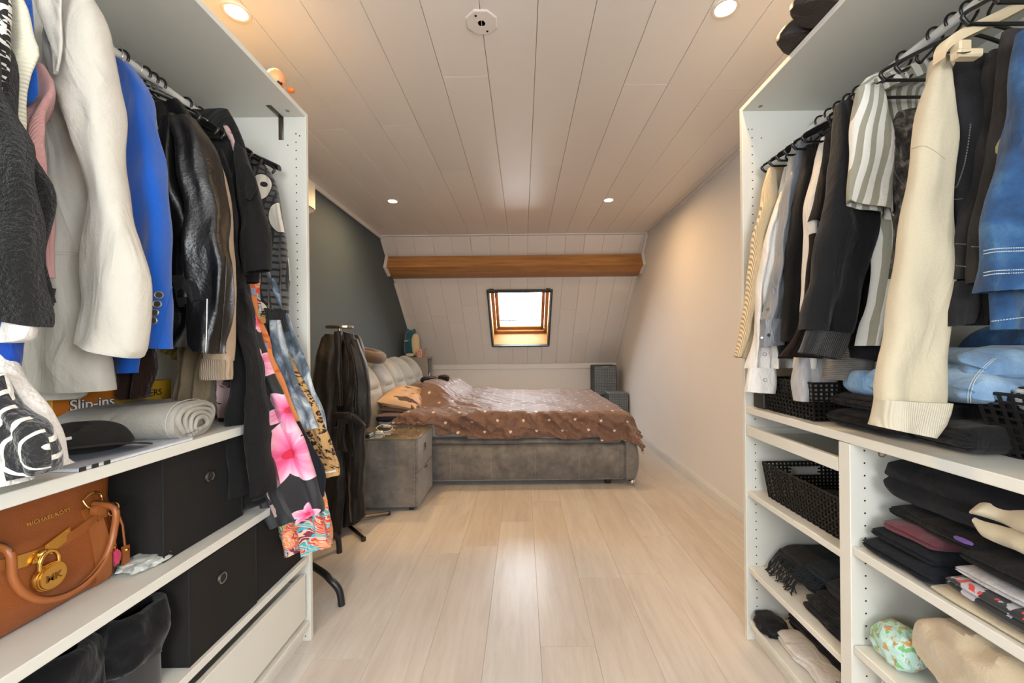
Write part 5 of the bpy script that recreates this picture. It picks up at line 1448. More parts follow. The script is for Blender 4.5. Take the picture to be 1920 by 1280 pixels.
rh('black tube hanger holding the charcoal jeans', .785)
# ================================================================== black fabric boxes
m_box = M('black non-woven fabric', '#211f1d', .85, spec=.2); m_box.vary(.10, 4).bump(m_box.noise(500, detail=2), .12, .002)
m_boxs = M('black binding tape', '#0e0e0e', .9)
def fabric_box(label, x0, x1, y0, y1, z0, z1, gy, gz):
    t = thing('storage_box', label, 'storage box', ((x0 + x1) / 2, (y0 + y1) / 2, z0), 'black fabric storage boxes on the left shelves')
    n = 14; rings = []
    for i in range(n + 1):
        v = i / n; b = .006 * math.sin(PI * v)
        r = []
        for k in range(4 * 8):
            s = k / 8; q = int(s); f = s - q
            cs = [(x0, y0), (x1, y0), (x1, y1), (x0, y1)]; a, c = cs[q], cs[(q + 1) % 4]
            px, py = a[0] + (c[0] - a[0]) * f, a[1] + (c[1] - a[1]) * f
            nx, ny = [(0, -1), (1, 0), (0, 1), (-1, 0)][q]
            o = -.004 * math.sin(PI * f) * math.sin(PI * v) + .0015 * noise.noise(Vector((px * 30, py * 30, v * 5)))
            r.append(Vector((px + nx * o, py + ny * o, z0 + .0005 + (z1 - z0 - .0005) * v)))
        rings.append(r)
    MB().loft(rings, smooth=True).build('body', m_box, t)
    mb = MB()
    for x, y in ((x1, y0), (x1, y1), (x0, y0)):
        mb.tube([(x, y, z0 + .002), (x, y, z1)], .0025, 6)
    for z in (z0 + .003, z1 - .001): mb.tube([(x0, y0, z), (x1, y0, z), (x1, y1, z)], .0022, 6)
    mb.build('piping', m_boxs, t, kind='stuff')
    MB().lathe((x1 - .001, gy, gz), [(.0095, 0), (.0095, .004), (.0115, .0055), (.0150, .0045), (.0160, .001), (.0160, 0)], 'X', 28).build('eyelet', m_steel, t)
    MB().lathe((x1 + .0034, gy, gz), [(.0092, 0), (.0092, .0012), (.0003, .0012)], 'X', 20).build('eyelet_hole', m_hole, t)
    return t
fabric_box('black fabric box with eyelet on the middle left shelf, beside the brown handbag', -1.24, -.868, .957, 1.225, .600, .850, 1.100, .762)
fabric_box('black fabric box with eyelet on the lower left shelf, between boots and another box', -1.20, -.832, .985, 1.232, .325, .566, 1.094, .485)
fabric_box('black fabric box farthest right on the lower left shelf, half hidden by dresses', -1.20, -.836, 1.245, 1.500, .325, .566, 1.37, .490)
folded('folded_cloth', 'black cloth lump squeezed beside the middle shelf box under the black dress', m_black, -1.2, -.83, 1.235, 1.42, .600, .10, 2, 71, cat='cloth', side=1)

# ================================================================== handbag
m_tan = M('tan pebbled leather', '#86481f', .42, spec=.5); m_tan.vary(.04, 5)
_v = m_tan.vor(420, feat='F1'); m_tan.bump(_v, .25, .002)
m_tan2 = M('smooth tan leather', '#8f5125', .38); m_tan2.vary(.05, 8)
m_tand = M('dark brown edge paint', '#3a2115', .5)
hx0, hx1, hy0, hy1, hz = -1.10, -.925, .610, .920, .600
bag = thing('handbag', 'tan leather handbag with a gold padlock and lettering', 'handbag', (-1.0, .765, hz))
def rr2(cx, cy, hx_, hy_, z, e=.42, n=64, dz=None, dx=0.0):
    r = []
    for k in range(n):
        a = 2 * PI * k / n; c, s = math.cos(a), math.sin(a)
        X = cx + math.copysign(abs(c) ** e, c) * hx_; Yv = cy + math.copysign(abs(s) ** e, s) * hy_
        r.append(Vector((X, Yv, z + (dz(X, Yv) if dz else 0))))
    return r
cx, cy = (hx0 + hx1) / 2, (hy0 + hy1) / 2
prof = [(.0, .078, .160), (.012, .090, .166), (.05, .092, .168), (.10, .085, .166), (.145, .072, .166), (.175, .060, .170), (.200, .052, .178), (.222, .047, .188)]
topz = lambda X, Yv: .010 * (abs(Yv - cy) / .18) ** 2
rings = [rr2(cx, cy, a, b, hz + .001 + z, dz=(topz if z > .19 else None)) for z, a, b in prof]
rings += [rr2(cx, cy, .043, .184, hz + .221, dz=topz), rr2(cx, cy, .050, .165, hz + .16)]
MB().loft(rings).build('body', m_tan, bag)
FX = cx + .088                                              # about the front face
def fx(z): 
    z -= hz
    for (z0, a0, _), (z1, a1, _) in zip(prof[:-1], prof[1:]):
        if z <= z1: return cx + a0 + (a1 - a0) * (z - z0) / (z1 - z0)
    return cx + prof[-1][1]
def on(y, z, d=.003): return Vector((fx(z) + d, y, z))
# vertical straps, belt, plates
for y in (cy - .095, cy + .105):
    rings = []
    for i in range(14):
        z = hz + .004 + i * .0128
        rings.append([on(y - .016, z, -.001), on(y - .016, z, .0035), on(y + .016, z, .0035), on(y + .016, z, -.001)])
    MB().loft(rings).build('strap', m_tan2, bag)
    MB().tube([on(y + .017, hz + .004 + i * .0128, .002) for i in range(14)], .0016, 6).build('strap_edge', m_tand, bag)
mb = MB(); P = [on(cy - .13 + .26 * i / 16, hz + .150 - .026 * math.sin(PI * i / 16) ** 1.3, .004) for i in range(17)]
rings = [[p + Vector((-.003, 0, -.010)), p + Vector((.002, 0, -.010)), p + Vector((.002, 0, .010)), p + Vector((-.003, 0, .010))] for p in P]
MB().loft(rings).build('belt', m_tan2, bag)
for y0, y1, zz0, zz1 in ((cy - .052, cy - .008, .128, .122), (cy + .004, cy + .052, .124, .140)):
    a, b = on(y0, hz + zz0, .0075), on(y1, hz + zz1, .0075)
    r = [[p + Vector((-.003, 0, -.012)), p + Vector((.001, 0, -.012)), p + Vector((.001, 0, .012)), p + Vector((-.003, 0, .012))] for p in (a, b)]
    MB().loft(r, smooth=False).build('gold_plate', m_gold, bag)
    for k in (.12, .88):
        for dz in (-.007, .007): MB().lathe(a.lerp(b, k) + Vector((.001, 0, dz)), [(.0015, 0), (.0015, .0008), (.0003, .0012)], 'X', 10).build('rivet', m_gold, bag)
lk = Vector((fx(hz + .12) + .020, cy + .002, hz + .078))
pa = [lk + Vector((-.002, .0155 * math.cos(a), .028 + .020 * math.sin(a))) for a in [PI * q / 12 for q in range(13)]]
pd = MB().lathe(lk + Vector((-.012, 0, 0)), [(.0003, 0), (.022, .001), (.026, .004), (.027, .010), (.026, .013), (.0245, .013), (.024, .016), (.022, .016), (.0215, .0185), (.0003, .0185)], 'X', 36).build('padlock', m_gold, bag)
MB().tube([pa[0] + Vector((0, 0, -.010))] + pa + [pa[-1] + Vector((0, 0, -.010))], .0035, 12).build('shackle', m_gold, pd)
mb = MB(); text_mesh(mb, 'MK', .0185, lk + Vector((.0068, 0, -.0065)), (0, 1, 0), (0, 0, 1), align='CENTER'); mb.build('lettering', M('brown engraving', '#7b5424', .4, metal=.6), pd)
MB().lathe(on(cy, hz + .122, .006), [(.0003, .010), (.006, .009), (.009, .004), (.009, 0)], 'X', 16).lathe(on(cy + .008, hz + .122, .006), [(.0003, .012), (.004, .011), (.006, .004), (.006, 0)], 'X', 16).build('turn_lock', m_gold, bag, kind='stuff')
mb = MB(); o = on(cy - .004, hz + .176, .0012)
text_mesh(mb, 'MICHAEL KORS', .0106, o, (0, 1, 0), Vector((-.14, 0, 1)), align='LEFT'); mb.build('lettering', m_gold, bag)
# handles: front one hangs down, tabs and rings
ya, yb = cy - .072, cy + .108
hp = [on(ya, hz + .176, .010)] + [Vector((fx(hz + .1) + .030 + .006 * math.sin(PI * k / 10), (ya + yb) / 2 + (ya - yb) / 2 * math.cos(PI * k / 10), hz + .165 - .128 * math.sin(PI * k / 10) ** .8)) for k in range(0, 11)] + [on(yb, hz + .176, .010)]
MB().tube(smooth_path(hp, 5), .0064, 14).build('handle', m_tan2, bag)
MB().tube(smooth_path([p + Vector((.0030, 0, .0058)) for p in hp], 5), .0016, 6).build('handle_edge', m_tand, bag)
bk_ = [Vector((cx - .055, cy + (ya - cy) * math.cos(PI * k / 10), hz + .19 - .11 * math.sin(PI * k / 10) ** .8)) for k in range(11)]
MB().tube(smooth_path(bk_, 4), .009, 10).build('handle', m_tan2, bag)
for y in (ya, yb):
    MB().tube(smooth_path([on(y - .018, hz + .190, .010), on(y, hz + .200, .014), on(y + .018, hz + .190, .010), on(y + .012, hz + .172, .012), on(y - .012, hz + .172, .012), on(y - .018, hz + .190, .010)], 5), .0022, 8).build('ring', m_gold, bag)
    MB().lathe(on(y, hz + .163, .014), [(.0003, .010), (.012, .009), (.014, .004), (.014, -.004), (.0003, -.006)], 'X', 18).build('handle_tab', m_tan2, bag)
    MB().lathe(on(y, hz + .140, .006), [(.0025, 0), (.0025, .002), (.0003, .003)], 'X', 10).build('rivet', m_gold, bag)
# key chain with tassel and leather tag
kc = thing('key_chain', 'gold chain with pink tassel and leather tag clipped to the handbag', 'key chain', on(cy + .135, hz + .05, .02))
kx = fx(hz + .14) + .014; ky = cy + .132
MB().tube([Vector((kx, ky + .012 * math.cos(a), hz + .155 + .014 * math.sin(a))) for a in [2 * PI * q / 16 for q in range(17)]], .0014, 6).build('ring', m_gold, kc)
for i in range(11):
    c0_ = Vector((kx + .001 * (i % 2), ky, hz + .137 - i * .0072)); v1 = Vector((0, 1, 0)) if i % 2 else Vector((1, 0, 0))
    MB().tube([c0_ + v1 * (.003 * math.cos(a)) + Vector((0, 0, .0052 * math.sin(a))) for a in [2 * PI * q / 10 for q in range(11)]], .0011, 5).build('link', m_gold, kc)
blobby('tassel', kc, fabric('pink ribbon', '#c23a5c'), (kx + .002, ky + .002, hz + .045), (.007, .007, .016), .3, 9, 3, 3)
tg_ = MB().prism([(kx + .002, ky + .014, hz + .062), (kx + .002, ky + .030, hz + .060), (kx + .002, ky + .030, hz + .008), (kx + .002, ky + .014, hz + .006)], (.004, 0, 0)).build('leather_tag', m_tan2, kc)
MB().tube([(kx + .003, ky + .022, hz + .058), (kx + .002, ky + .018, hz + .11), (kx, ky + .008, hz + .148)], .0022, 6).build('strap', m_tan2, kc)
MB().lathe((kx + .006, ky + .022, hz + .052), [(.004, 0), (.003, .003), (.0003, .004)], 'X', 12).build('rivet', m_gold, kc)
# things stuffed behind bag: plastic bag, dark items
m_poly = M('clear grey plastic film', '#b9bdb8', .2, spec=.8)
blobby('plastic_bag', None, m_poly, (-.905, .955, .611), (.035, .05, .010), .35, 8, 4, flat=.6005, label='crinkled grey plastic bag between handbag and black box', cat='plastic bag')
folded('folded_cloth', 'dark green checked cloth peeking out behind the handbag', fabric('dark olive cloth', '#2d2f22'), -1.34, -1.12, .60, .93, .600, .235, 3, 31, cat='cloth', side=1)

# ================================================================== things on the upper left shelf
Z = .887
m_paper = M('white paper', '#cfd2d8', .5)
nb = thing('notebook', 'grey white folder lying flat under the cap at the shelf edge', 'notebook', (-.95, .85, Z))
MB().box(-1.10, -.822, .735, .99, Z + .0005, Z + .006, .001).build('pages', m_paper, nb)
MB().box(-1.102, -.8205, .733, .992, Z + .006, Z + .0075, .0006).build('cover', M('pale grey cover', '#b9bfca', .4), nb)
mb = MB()
for i in range(3): mb.box(-.8215, -.8195, .735 + i * .022, .746 + i * .022, Z + .0005, Z + .008, 0)
mb.build('black_bar', m_blackmatte, nb, kind='stuff')
m_cap = fabric('washed black twill', '#343230', wrinkle=.2)
cp_ = thing('baseball_cap', 'washed black baseball cap on the upper left shelf', 'cap', (-.95, .86, Z + .008))
cc = Vector((-.985, .885, Z + .010)); rings = []
for i in range(15):
    f = i / 14 * PI / 2 * .98
    r = []
    for k in range(48):
        a = 2 * PI * k / 48; rad = math.cos(f) ** .75
        sg = .002 * abs(math.sin(a * 3)) 
        p = cc + Vector((.082 * rad * math.cos(a), .092 * rad * math.sin(a), .055 * math.sin(f))) 
        p += Vector((0, 0, -.018 * math.exp(-((a - 5.2) / .7) ** 2) * math.sin(f) + noise.noise(p * 22) * .005))
        r.append(p)
    rings.append(r)
MB().loft(rings).build('crown', m_cap, cp_)
# brim swings towards the aisle
rings = []
dirb = math.radians(-52)
for i in range(13):
    v = i / 12; r = []
    for k in range(25):
        a = dirb + math.radians(-62 + 124 * k / 24)
        lenb = .080 + .095 * v * (math.cos(math.radians(-62 + 124 * k / 24) * .9)) ** .6
        u_ = abs(k - 12) / 12
        p = cc + Vector((math.cos(a) * lenb * .94, math.sin(a) * lenb * 1.06, .008 + .014 * v - .020 * v * u_ ** 2 + .008 * (1 - u_ ** 2)))
        r.append(p)
    rings.append(r)
mb = MB().loft(rings, closed=False); br = mb.build('brim', m_cap, cp_); q = br.modifiers.new('t', 'SOLIDIFY'); q.thickness = .003
MB().box(cc.x + .040, cc.x + .043, cc.y - .064, cc.y - .054, cc.z + .030, cc.z + .036, .0005, ).build('embroidery', m_tag, cp_)
# rolled grey jeans
m_gj = fabric('stone grey denim', '#a19d93', wrinkle=.3)
gj = thing('rolled_jeans', 'stone grey folded jeans with spiral end on the upper left shelf', 'jeans', (-.96, 1.0, Z))
def flat_roll(P0, P1, w0, w1, h0, h1, n=48, m=22, seed=1):
    d = (P1 - P0); ax = Vector((-d.y, d.x, 0)).normalized(); rings = []
    for i in range(m + 1):
        v = i / m; c = P0.lerp(P1, v); w = w0 + (w1 - w0) * v; h = h0 + (h1 - h0) * v; r = []
        for k in range(n):
            a = 2 * PI * k / n; X = math.copysign(abs(math.cos(a)) ** .75, math.cos(a)) * w; Zv = math.copysign(abs(math.sin(a)) ** .9, math.sin(a)) * h
            p = c + ax * X + Vector((0, 0, h + Zv)); p += Vector((1, 1, 1)) * 0
            q_ = noise.noise(p * 9 + Vector((seed, 0, 0))) * .006 + noise.noise(p * 25 + Vector((seed, 0, 0))) * .002
            p += ax * q_ + Vector((0, 0, max(0, q_)))
            p.z = max(p.z, P0.z + .0005); r.append(p)
        rings.append(r)
    return rings
A, B = Vector((-1.10, .985, Z)), Vector((-.853, 1.035, Z))
MB().loft(flat_roll(A, B, .080, .085, .038, .046)).build('outer_layer', m_gj, gj)
dd = (B - A).normalized(); ax = Vector((-dd.y, dd.x, 0))
for k, s_ in enumerate((.88, .70, .52, .34)):
    pts = []
    for q_ in range(29):
        a = PI * 1.25 - 2 * PI * q_ / 28 * .93; wob = 1 + .07 * math.sin(a * 3 + k)
        pts.append(B + dd * (.004 + .003 * k) + ax * (math.copysign(abs(math.cos(a)) ** .8, math.cos(a)) * .083 * s_ * wob) + Vector((0, 0, .046 - .004 * k + math.sin(a) * .043 * s_ * wob)))
    MB().tube(pts, .0062, 8).build('fold', m_gj, gj)
P = [B - dd * .016 + ax * (math.copysign(abs(math.cos(a)) ** .75, math.cos(a)) * .087) + Vector((0, 0, .046 + math.sin(a) * .049)) for a in [2 * PI * k / 40 for k in range(41)]]
MB().tube(P, .0012, 6).build('hem_stitching', fabric('stone stitch', '#b7b3aa'), gj)
folded('folded_cloth', 'taupe grey folded trousers behind the rolled jeans', fabric('taupe grey twill', '#8c8478'), -1.20, -1.02, 1.0, 1.24, Z, .075, 2, 12, cat='cloth', side=1)
# shoe box
m_by, m_bo, m_bb = M('yellow printed card', '#b98f1f', .5), M('orange printed card', '#b86a1c', .5), M('navy printed card', '#122c4c', .5)
sb = thing('shoe_box', 'navy and yellow shoe box with slip on lettering on the upper left shelf', 'shoe box', (-1.25, 1.16, Z))
bx, by0, by1 = -1.165, .985, 1.315
MB().box(bx - .18, bx, by0, by1, Z + .0005, Z + .078, .001).build('body', m_bb, sb)
MB().box(bx - .184, bx + .002, by0 - .002, by1 + .002, Z + .058, Z + .128, .001).build('lid', m_by, sb)
MB().box(bx + .0018, bx + .0028, by0 - .001, by0 + .15, Z + .060, Z + .126, 0).build('orange_print', m_bo, sb)
mb = MB(); text_mesh(mb, 'Slip-ins', .040, (bx + .0034, by0 + .035, Z + .070), (0, 1, 0), (0, 0, 1), .0004)
g_ = mb.build('lettering', m_tag, sb)
mbo = MB()
for dx, dz in ((-.0016, 0), (.0016, 0), (0, -.0016), (0, .0016), (-.0013, -.0018), (.0016, -.0018)):
    text_mesh(mbo, 'Slip-ins', .040, (bx + .0030, by0 + .035 + dx, Z + .070 + dz), (0, 1, 0), (0, 0, 1), .0002)
mbo.build('lettering_outline', m_bb, sb, kind='stuff')
mb = MB(); text_mesh(mb, 'COMFORT TECHNOLOGY COMPANY', .0165, (bx + .0006, by0 + .03, Z + .030), (0, 1, 0), (0, 0, 1), .0004); mb.build('lettering', M('pale blue ink', '#8ea0b5', .5), sb)
mb = MB(); text_mesh(mb, 'SKECHERS', .028, (bx + .0026, by0 + .168, Z + .082), (0, 1, 0), (0, 0, 1), .0004)
mb.build('lettering', m_blackmatte, sb)

# ================================================================== boots on the lower left shelf
m_fur = fabric('black faux fur', '#0c0c10', sheen=.5, rough=.85, wrinkle=.5)
m_fur.bump(m_fur.noise(60, sc=(1, 1, .5), detail=3), .45, .008)
m_bleather = M('black suede', '#1b1b1c', .7, sheen=.3)
def boot(label, x, y, s=1):
    t = thing('boot', label, 'boot', (x, y, .325))
    rings = [rr2(x, y, .045 * k, .052 * k, .326 + z, .8, 40) for z, k in ((0, 1.0), (.03, 1.02), (.08, 1.0), (.12, .98))]
    MB().loft(rings).build('shaft', m_bleather, t)
    rings = [rr2(x, y, .046, .054, .326 + z, .8, 40) for z in (0, .008)]
    foot = []
    for i in range(14):
        v = i / 13; xx = x - .055 + .20 * v * s; hh = .075 * (1 - v ** 2 * .55); w = .046 * (1 - (max(0, v - .75) * 3) ** 2 * .6)
        foot.append([Vector((xx, y + w * math.cos(a), .326 + hh * .5 + hh * .5 * math.sin(a))) for a in [2 * PI * k / 24 for k in range(24)]])
    MB().loft(foot).build('foot', m_bleather, t)
    rings = []
    for i in range(18):
        v = i / 17; R_ = 1 + .28 * math.sin(PI * v) ** .5
        r = rr2(x, y, .050 * R_, .057 * R_, .326 + .085 + .115 * v, .85, 56)
        r = [p + Vector((noise.noise(p * 26) * .014, noise.noise(p * 26 + Vector((7, 7, 7))) * .014, noise.noise(p * 18) * .008)) for p in r]
        rings.append(r)
    rings.append([p * .72 + Vector((x, y, rings[-1][0].z)) * .28 for p in rings[-1]])
    rings.append([p + Vector((0, 0, -.06)) for p in rings[-1]])
    MB().loft(rings).build('fur_collar', m_fur, t)
boot('black fur topped boot beside the lower black box, on the lower left shelf', -.90, .905, .45)
boot('nearer black fur topped boot at the bottom left', -.925, .775, .45)
boot('black fur topped boot at the very bottom left, mostly out of frame', -1.00, .64, .45)

# ================================================================== on top of the wardrobes
m_skin = M('peach vinyl', '#d99a6c', .4); m_orng = M('orange vinyl', '#d9722a', .45)
dl = thing('doll', 'small vinyl doll with large dark eyes peeking over the left wardrobe top', 'doll', (-.845, 1.39, 2.01))
dc = Vector((-.848, 1.388, 2.048))
MB().lathe((dc.x, dc.y, 2.0105), [(.0005, 0), (.022, .002), (.020, .02), (.012, .030), (.0005, .031)], n=20).build('body', m_orng, dl)
MB().lathe(dc, [(.0005, -.028), (.016, -.025), (.027, -.012), (.031, .004), (.027, .021), (.015, .031), (.0005, .034)], n=28).build('head', m_skin, dl)
for px, py in ((525, 157), (541, 167)):
    p = W(px, py, dc.y - .029 if px < 530 else dc.y - .022); 
    dir_ = (p - dc).normalized(); s = dc + dir_ * .0295
    MB().lathe(s, [(.0003, 0), (.0048, 0), (.0045, .0015), (.0003, .002)], (dir_.orthogonal().normalized(), dir_.cross(dir_.orthogonal().normalized()), dir_), 14).build('eye', m_blackmatte, dl)
blobby('arm', dl, m_orng, (-.808, 1.405, 2.022), (.012, .010, .008), .05, 5, 1, 3)
m_shoe = M('dark brown black rubber', '#241e1a', .6); m_sole = M('brown black outsole', '#2e251f', .75); m_sole.bump(m_sole.vor(160), .5, .003)
def slipper(label, y, x, w=.048):
    t = thing('slipper', label, 'slipper', (x + .12, y, 2.004))
    foot = []
    for i in range(22):
        v = i / 21; xx = x + .27 * v; k = math.sin(min(1, v * 4.5 + .06) * PI / 2) ** .6 * (1 - .12 * math.sin(v * PI) * (v > .3)) * (1 if v < .9 else 1 - ((v - .9) * 7) ** 2 * .5)
        lift = .020 * (1 - min(1, v * 3)) ** 2
        r = []
        for q in range(28):
            a = 2 * PI * q / 28
            r.append(Vector((xx, y + w * k * math.copysign(abs(math.cos(a)) ** .8, math.cos(a)), 2.0045 + lift + .031 * k + .031 * k * math.copysign(abs(math.sin(a)) ** .7, math.sin(a)) * (1.0 if math.sin(a) < 0 else 1.3 - v * .6))))
        foot.append(r)
    MB().loft(foot).build('upper', m_shoe, t)
    sole = []
    for i in range(18):
        v = i / 17; xx = x + .008 + .25 * v; k = math.sin(min(1, v * 4.5 + .06) * PI / 2) ** .6 * .86; lift = .018 * (1 - min(1, v * 3)) ** 2
        sole.append([Vector((xx, y + w * k * c, 2.0042 + lift + d)) for c, d in ((-1, 0), (1, 0), (1, .006), (-1, .006))])
    MB().loft(sole, smooth=False).build('sole', m_sole, t)
slipper('dark slipper toe overhanging the right wardrobe top, farther one', 1.200, .780, .046)
slipper('dark slipper toe overhanging the right wardrobe top, nearer one', 1.085, .745, .052)

# ================================================================== baskets on the right
m_bsk = M('black brown woven plastic', '#1a1816', .5, spec=.3); m_bsk.vary(.06, 20)
def basket(label, x0, x1, y0, y1, z0, z1, flare=.012, px=.0145, pz=.0125, handle=True):
    t = thing('plastic_basket', label, 'basket', ((x0 + x1) / 2, (y0 + y1) / 2, z0))
    bot = [Vector((x0, y0, z0)), Vector((x1, y0, z0)), Vector((x1, y1, z0)), Vector((x0, y1, z0))]
    f = flare
    top = [Vector((x0 - f, y0 - f, z1)), Vector((x1 + f, y0 - f, z1)), Vector((x1 + f, y1 + f, z1)), Vector((x0 - f, y1 + f, z1))]
    nz = int((z1 - z0) / pz)
    for s in range(4):
        a0, a1, b0, b1 = bot[s], bot[(s + 1) % 4], top[s], top[(s + 1) % 4]
        mb = MB(); L = (a1 - a0).length; nx = int(L / px)
        nr = (a1 - a0).cross(b0 - a0).normalized()
        P = lambda u, v, d=0: a0.lerp(a1, u).lerp(b0.lerp(b1, u), v) + nr * d
        def strip(u0, v0, u1, v1, hu, hv, d):
            vs = [P(u0 - hu, v0 - hv, d), P(u1 + hu, v0 - hv if u0 != u1 else v0 - hv, d), P(u1 + hu, v1 + hv, d), P(u0 - hu, v1 + hv, d)]
            mb.add(vs + [q + nr * .0018 for q in vs], [(0, 1, 2, 3), (4, 5, 6, 7), (0, 1, 5, 4), (1, 2, 6, 5), (2, 3, 7, 6), (3, 0, 4, 7)], False)
        isaisle = handle and s in (0, 2)
        for i in range(nx + 1):
            u = i / nx
            hole = isaisle and abs(u - .5) * L < .045
            if hole: strip(u, .0, u, .60, .0040 / L * .8, 0, 0); strip(u, .86, u, 1, .0040 / L * .8, 0, 0)
            else: strip(u, 0, u, 1, .0040 / L * .8, 0, 0)
        for k in range(nz + 1):
            v = k / nz
            for i in range(nx):
                u0, u1 = i / nx, (i + 1) / nx
                if isaisle and abs((u0 + u1) / 2 - .5) * L < .042 and .62 < v < .86: continue
                strip(u0, v, u1, v, 0, .0030 / (z1 - z0) * .9, (.0014 if (i + k) % 2 else -.0014))
        mb.build('woven_side', m_bsk, t, kind='stuff')
    MB().box(x0, x1, y0, y1, z0 + .0005, z0 + .003, 0).build('bottom', m_bsk, t)
    rim = [p + Vector((0, 0, 0)) for p in top] + [top[0]]
    MB().tube(rim, .0035, 8).build('rim', m_bsk, t)
    return t
Z = SHZ
basket('black woven plastic basket under the light grey cuff, on the right wardrobe shelf', .872, 1.15, 1.195, 1.405, Z, Z + .115)
basket('black woven plastic basket at the right edge overflowing with socks', .985, 1.24, .50, .826, Z, Z + .128, .022, px=.018, pz=.0155)
basket('black woven plastic basket with rounded handle in the small far compartment', .882, 1.15, 1.075, 1.432, .561, .561 + .122, .014, px=.0125, pz=.0118)
m_bk2 = fabric('black jersey, folded', '#1c1a1b', wrinkle=.5)
m_bknit = fabric('black cable knit', '#151516'); m_bknit.bump(m_bknit.noise(60, sc=(1, .3, 1), detail=3), .8, .008)
blobby('folded_cloth', None, m_bk2, (1.0, 1.30, Z + .085), (.10, .09, .06), .18, 6, 11, label='black crumpled cloth filling the basket below the grey cuffs', cat='cloth')
MB().box(.86, 1.1, 1.425, 1.49, Z + .0005, Z + .055, .004).build('small_box', m_blackmatte, None, label='low black box left of the black basket, under the white shirt cuff', cat='box')
folded('folded_sweater', 'black cable knit sweater folded at the bottom under the light jeans', m_bknit, .875, 1.24, .93, 1.165, Z, .052, 2, 41, cat='sweater')
folded('folded_sweater', 'black jersey sweater folded under the cream cuff', m_bk2, .885, 1.22, .90, 1.16, Z + .053, .042, 2, 42, cat='sweater')
folded('folded_trousers', 'black smooth trousers folded between light jeans and right black basket', m_black, .895, 1.22, .80, .925, Z, .060, 3, 43, cat='trousers')
# light blue jeans pile
lj = thing('light_jeans', 'light blue denim jeans lying folded on the black sweaters', 'jeans', (1.05, .96, Z + .1))
def lay(name, par, mat, x0, x1, y0, y1, z0, h, layers, seed, **k):
    o = folded(name, None, mat, x0, x1, y0, y1, z0, h, layers, seed, cat=None, **k)
    o.parent = par; o.location = ORG[o.name] - org(par); return o
lay('leg', lj, m_den_lt, .92, 1.28, .815, 1.14, Z + .097, .055, 1, 51, sag=.02, amp=.014)
lay('leg', lj, m_den_lt, .95, 1.28, .83, 1.03, Z + .150, .050, 1, 52, sag=.02, amp=.014)
o = blobby('folded_leg', lj, m_den_lt, (.945, 1.10, Z + .125), (.035, .055, .033), .06, 5, 4)
for off in (0, 5): seam(lj, [(px + off, py) for px, py in ((1862, 672), (1838, 694), (1822, 716), (1815, 742), (1818, 766), (1828, 780))], m_st_w, .0009, .005)
folded('folded_jeans', 'dark blue denim standing behind the light jeans', m_den_blue, 1.20, 1.34, .82, 1.12, Z, .275, 1, 53, cat='jeans')
blobby('sock', None, fabric('white cotton sock', '#c9c8c4', wrinkle=.6), (1.035, .745, Z + .118), (.055, .075, .024), .3, 9, 21, label='white crumpled sock on top of the right black basket', cat='sock')
blobby('sock', None, m_bk2, (1.09, .70, Z + .120), (.07, .10, .045), .25, 8, 22, label='black crumpled cloth heaped in the right black basket', cat='sock')
blobby('sock', None, fabric('navy sock', '#1d2230', wrinkle=.5), (1.03, .80, Z + .108), (.04, .035, .03), .25, 8, 23, label='navy sock at the far corner of the right black basket', cat='sock')
blobby('sock', None, m_bk2, (1.02, 1.13, .625), (.09, .10, .055), .2, 7, 24, label='black sock bundle in the far compartment basket', cat='sock')
blobby('sock', None, fabric('black sheer nylon', '#101012', rough=.4), (.95, 1.23, .608), (.05, .06, .04), .22, 9, 25, label='shiny black stocking bundle in the far compartment basket', cat='sock')

# far compartment: scarf, black stack, bottom heap
Z = .277
m_scarf = fabric('charcoal wool scarf', '#35373a', wrinkle=.4); m_scarfb = fabric('slate wool scarf', '#2c3640', wrinkle=.4)
sf = thing('scarf', 'charcoal fringed scarf folded in the far right compartment', 'scarf', (1.0, 1.38, Z))
lay('body', sf, m_scarf, .93, 1.25, 1.28, 1.475, Z + .002, .10, 3, 61)
mb = MB(); rf = random.Random(5)
for i in range(34):
    y = 1.325 + .145 * i / 33; x0 = .935
    p = [Vector((x0 + .01, y, Z + .075 + .01 * rf.random())), Vector((x0 - .014, y + rf.uniform(-.008, .008), Z + .05)), Vector((x0 - .026 - .014 * rf.random(), y + rf.uniform(-.012, .012), Z + .022)), Vector((x0 - .034 - .026 * rf.random(), y + rf.uniform(-.02, .02), Z + .004))]
    mb.tube(smooth_path(p, 3), .0019, 5)
mb.build('fringe', m_scarf, sf, kind='stuff')
sf = thing('scarf', 'slate blue fringed scarf in front of the charcoal one', 'scarf', (1.0, 1.28, Z))
lay('body', sf, m_scarfb, .915, 1.22, 1.20, 1.30, Z + .085, .045, 2, 62)
mb = MB()
for i in range(26):
    y = 1.215 + .10 * i / 25; x0 = .92
    p = [Vector((x0, y, Z + .105)), Vector((x0 - .016, y + rf.uniform(-.006, .008), Z + .095)), Vector((x0 - .030 - .01 * rf.random(), y + rf.uniform(-.01, .02), Z + .087))]
    mb.tube(smooth_path(p, 3), .0016, 5)
mb.build('fringe', m_scarfb, sf, kind='stuff')
for i, (x, y0, y1, lab) in enumerate(((.868, 1.065, 1.262, 'black folded trousers at the bottom of the stack left of the divider'), (.875, 1.065, 1.245, 'black folded trousers second from the bottom left of the divider'), (.885, 1.065, 1.22, 'black folded trousers third from the bottom left of the divider'))):
    folded('folded_trousers', lab, m_blackc, x, 1.22, y0, y1, Z + .001 + i * .029, .028, 1, 70 + i, cat='trousers', lip=.004, amp=.006)
folded('folded_trousers', 'black folded jeans topping the stack left of the divider', m_den_blk, .895, 1.2, 1.065, 1.19, Z + .09, .05, 1, 75, cat='trousers')
Z = .076
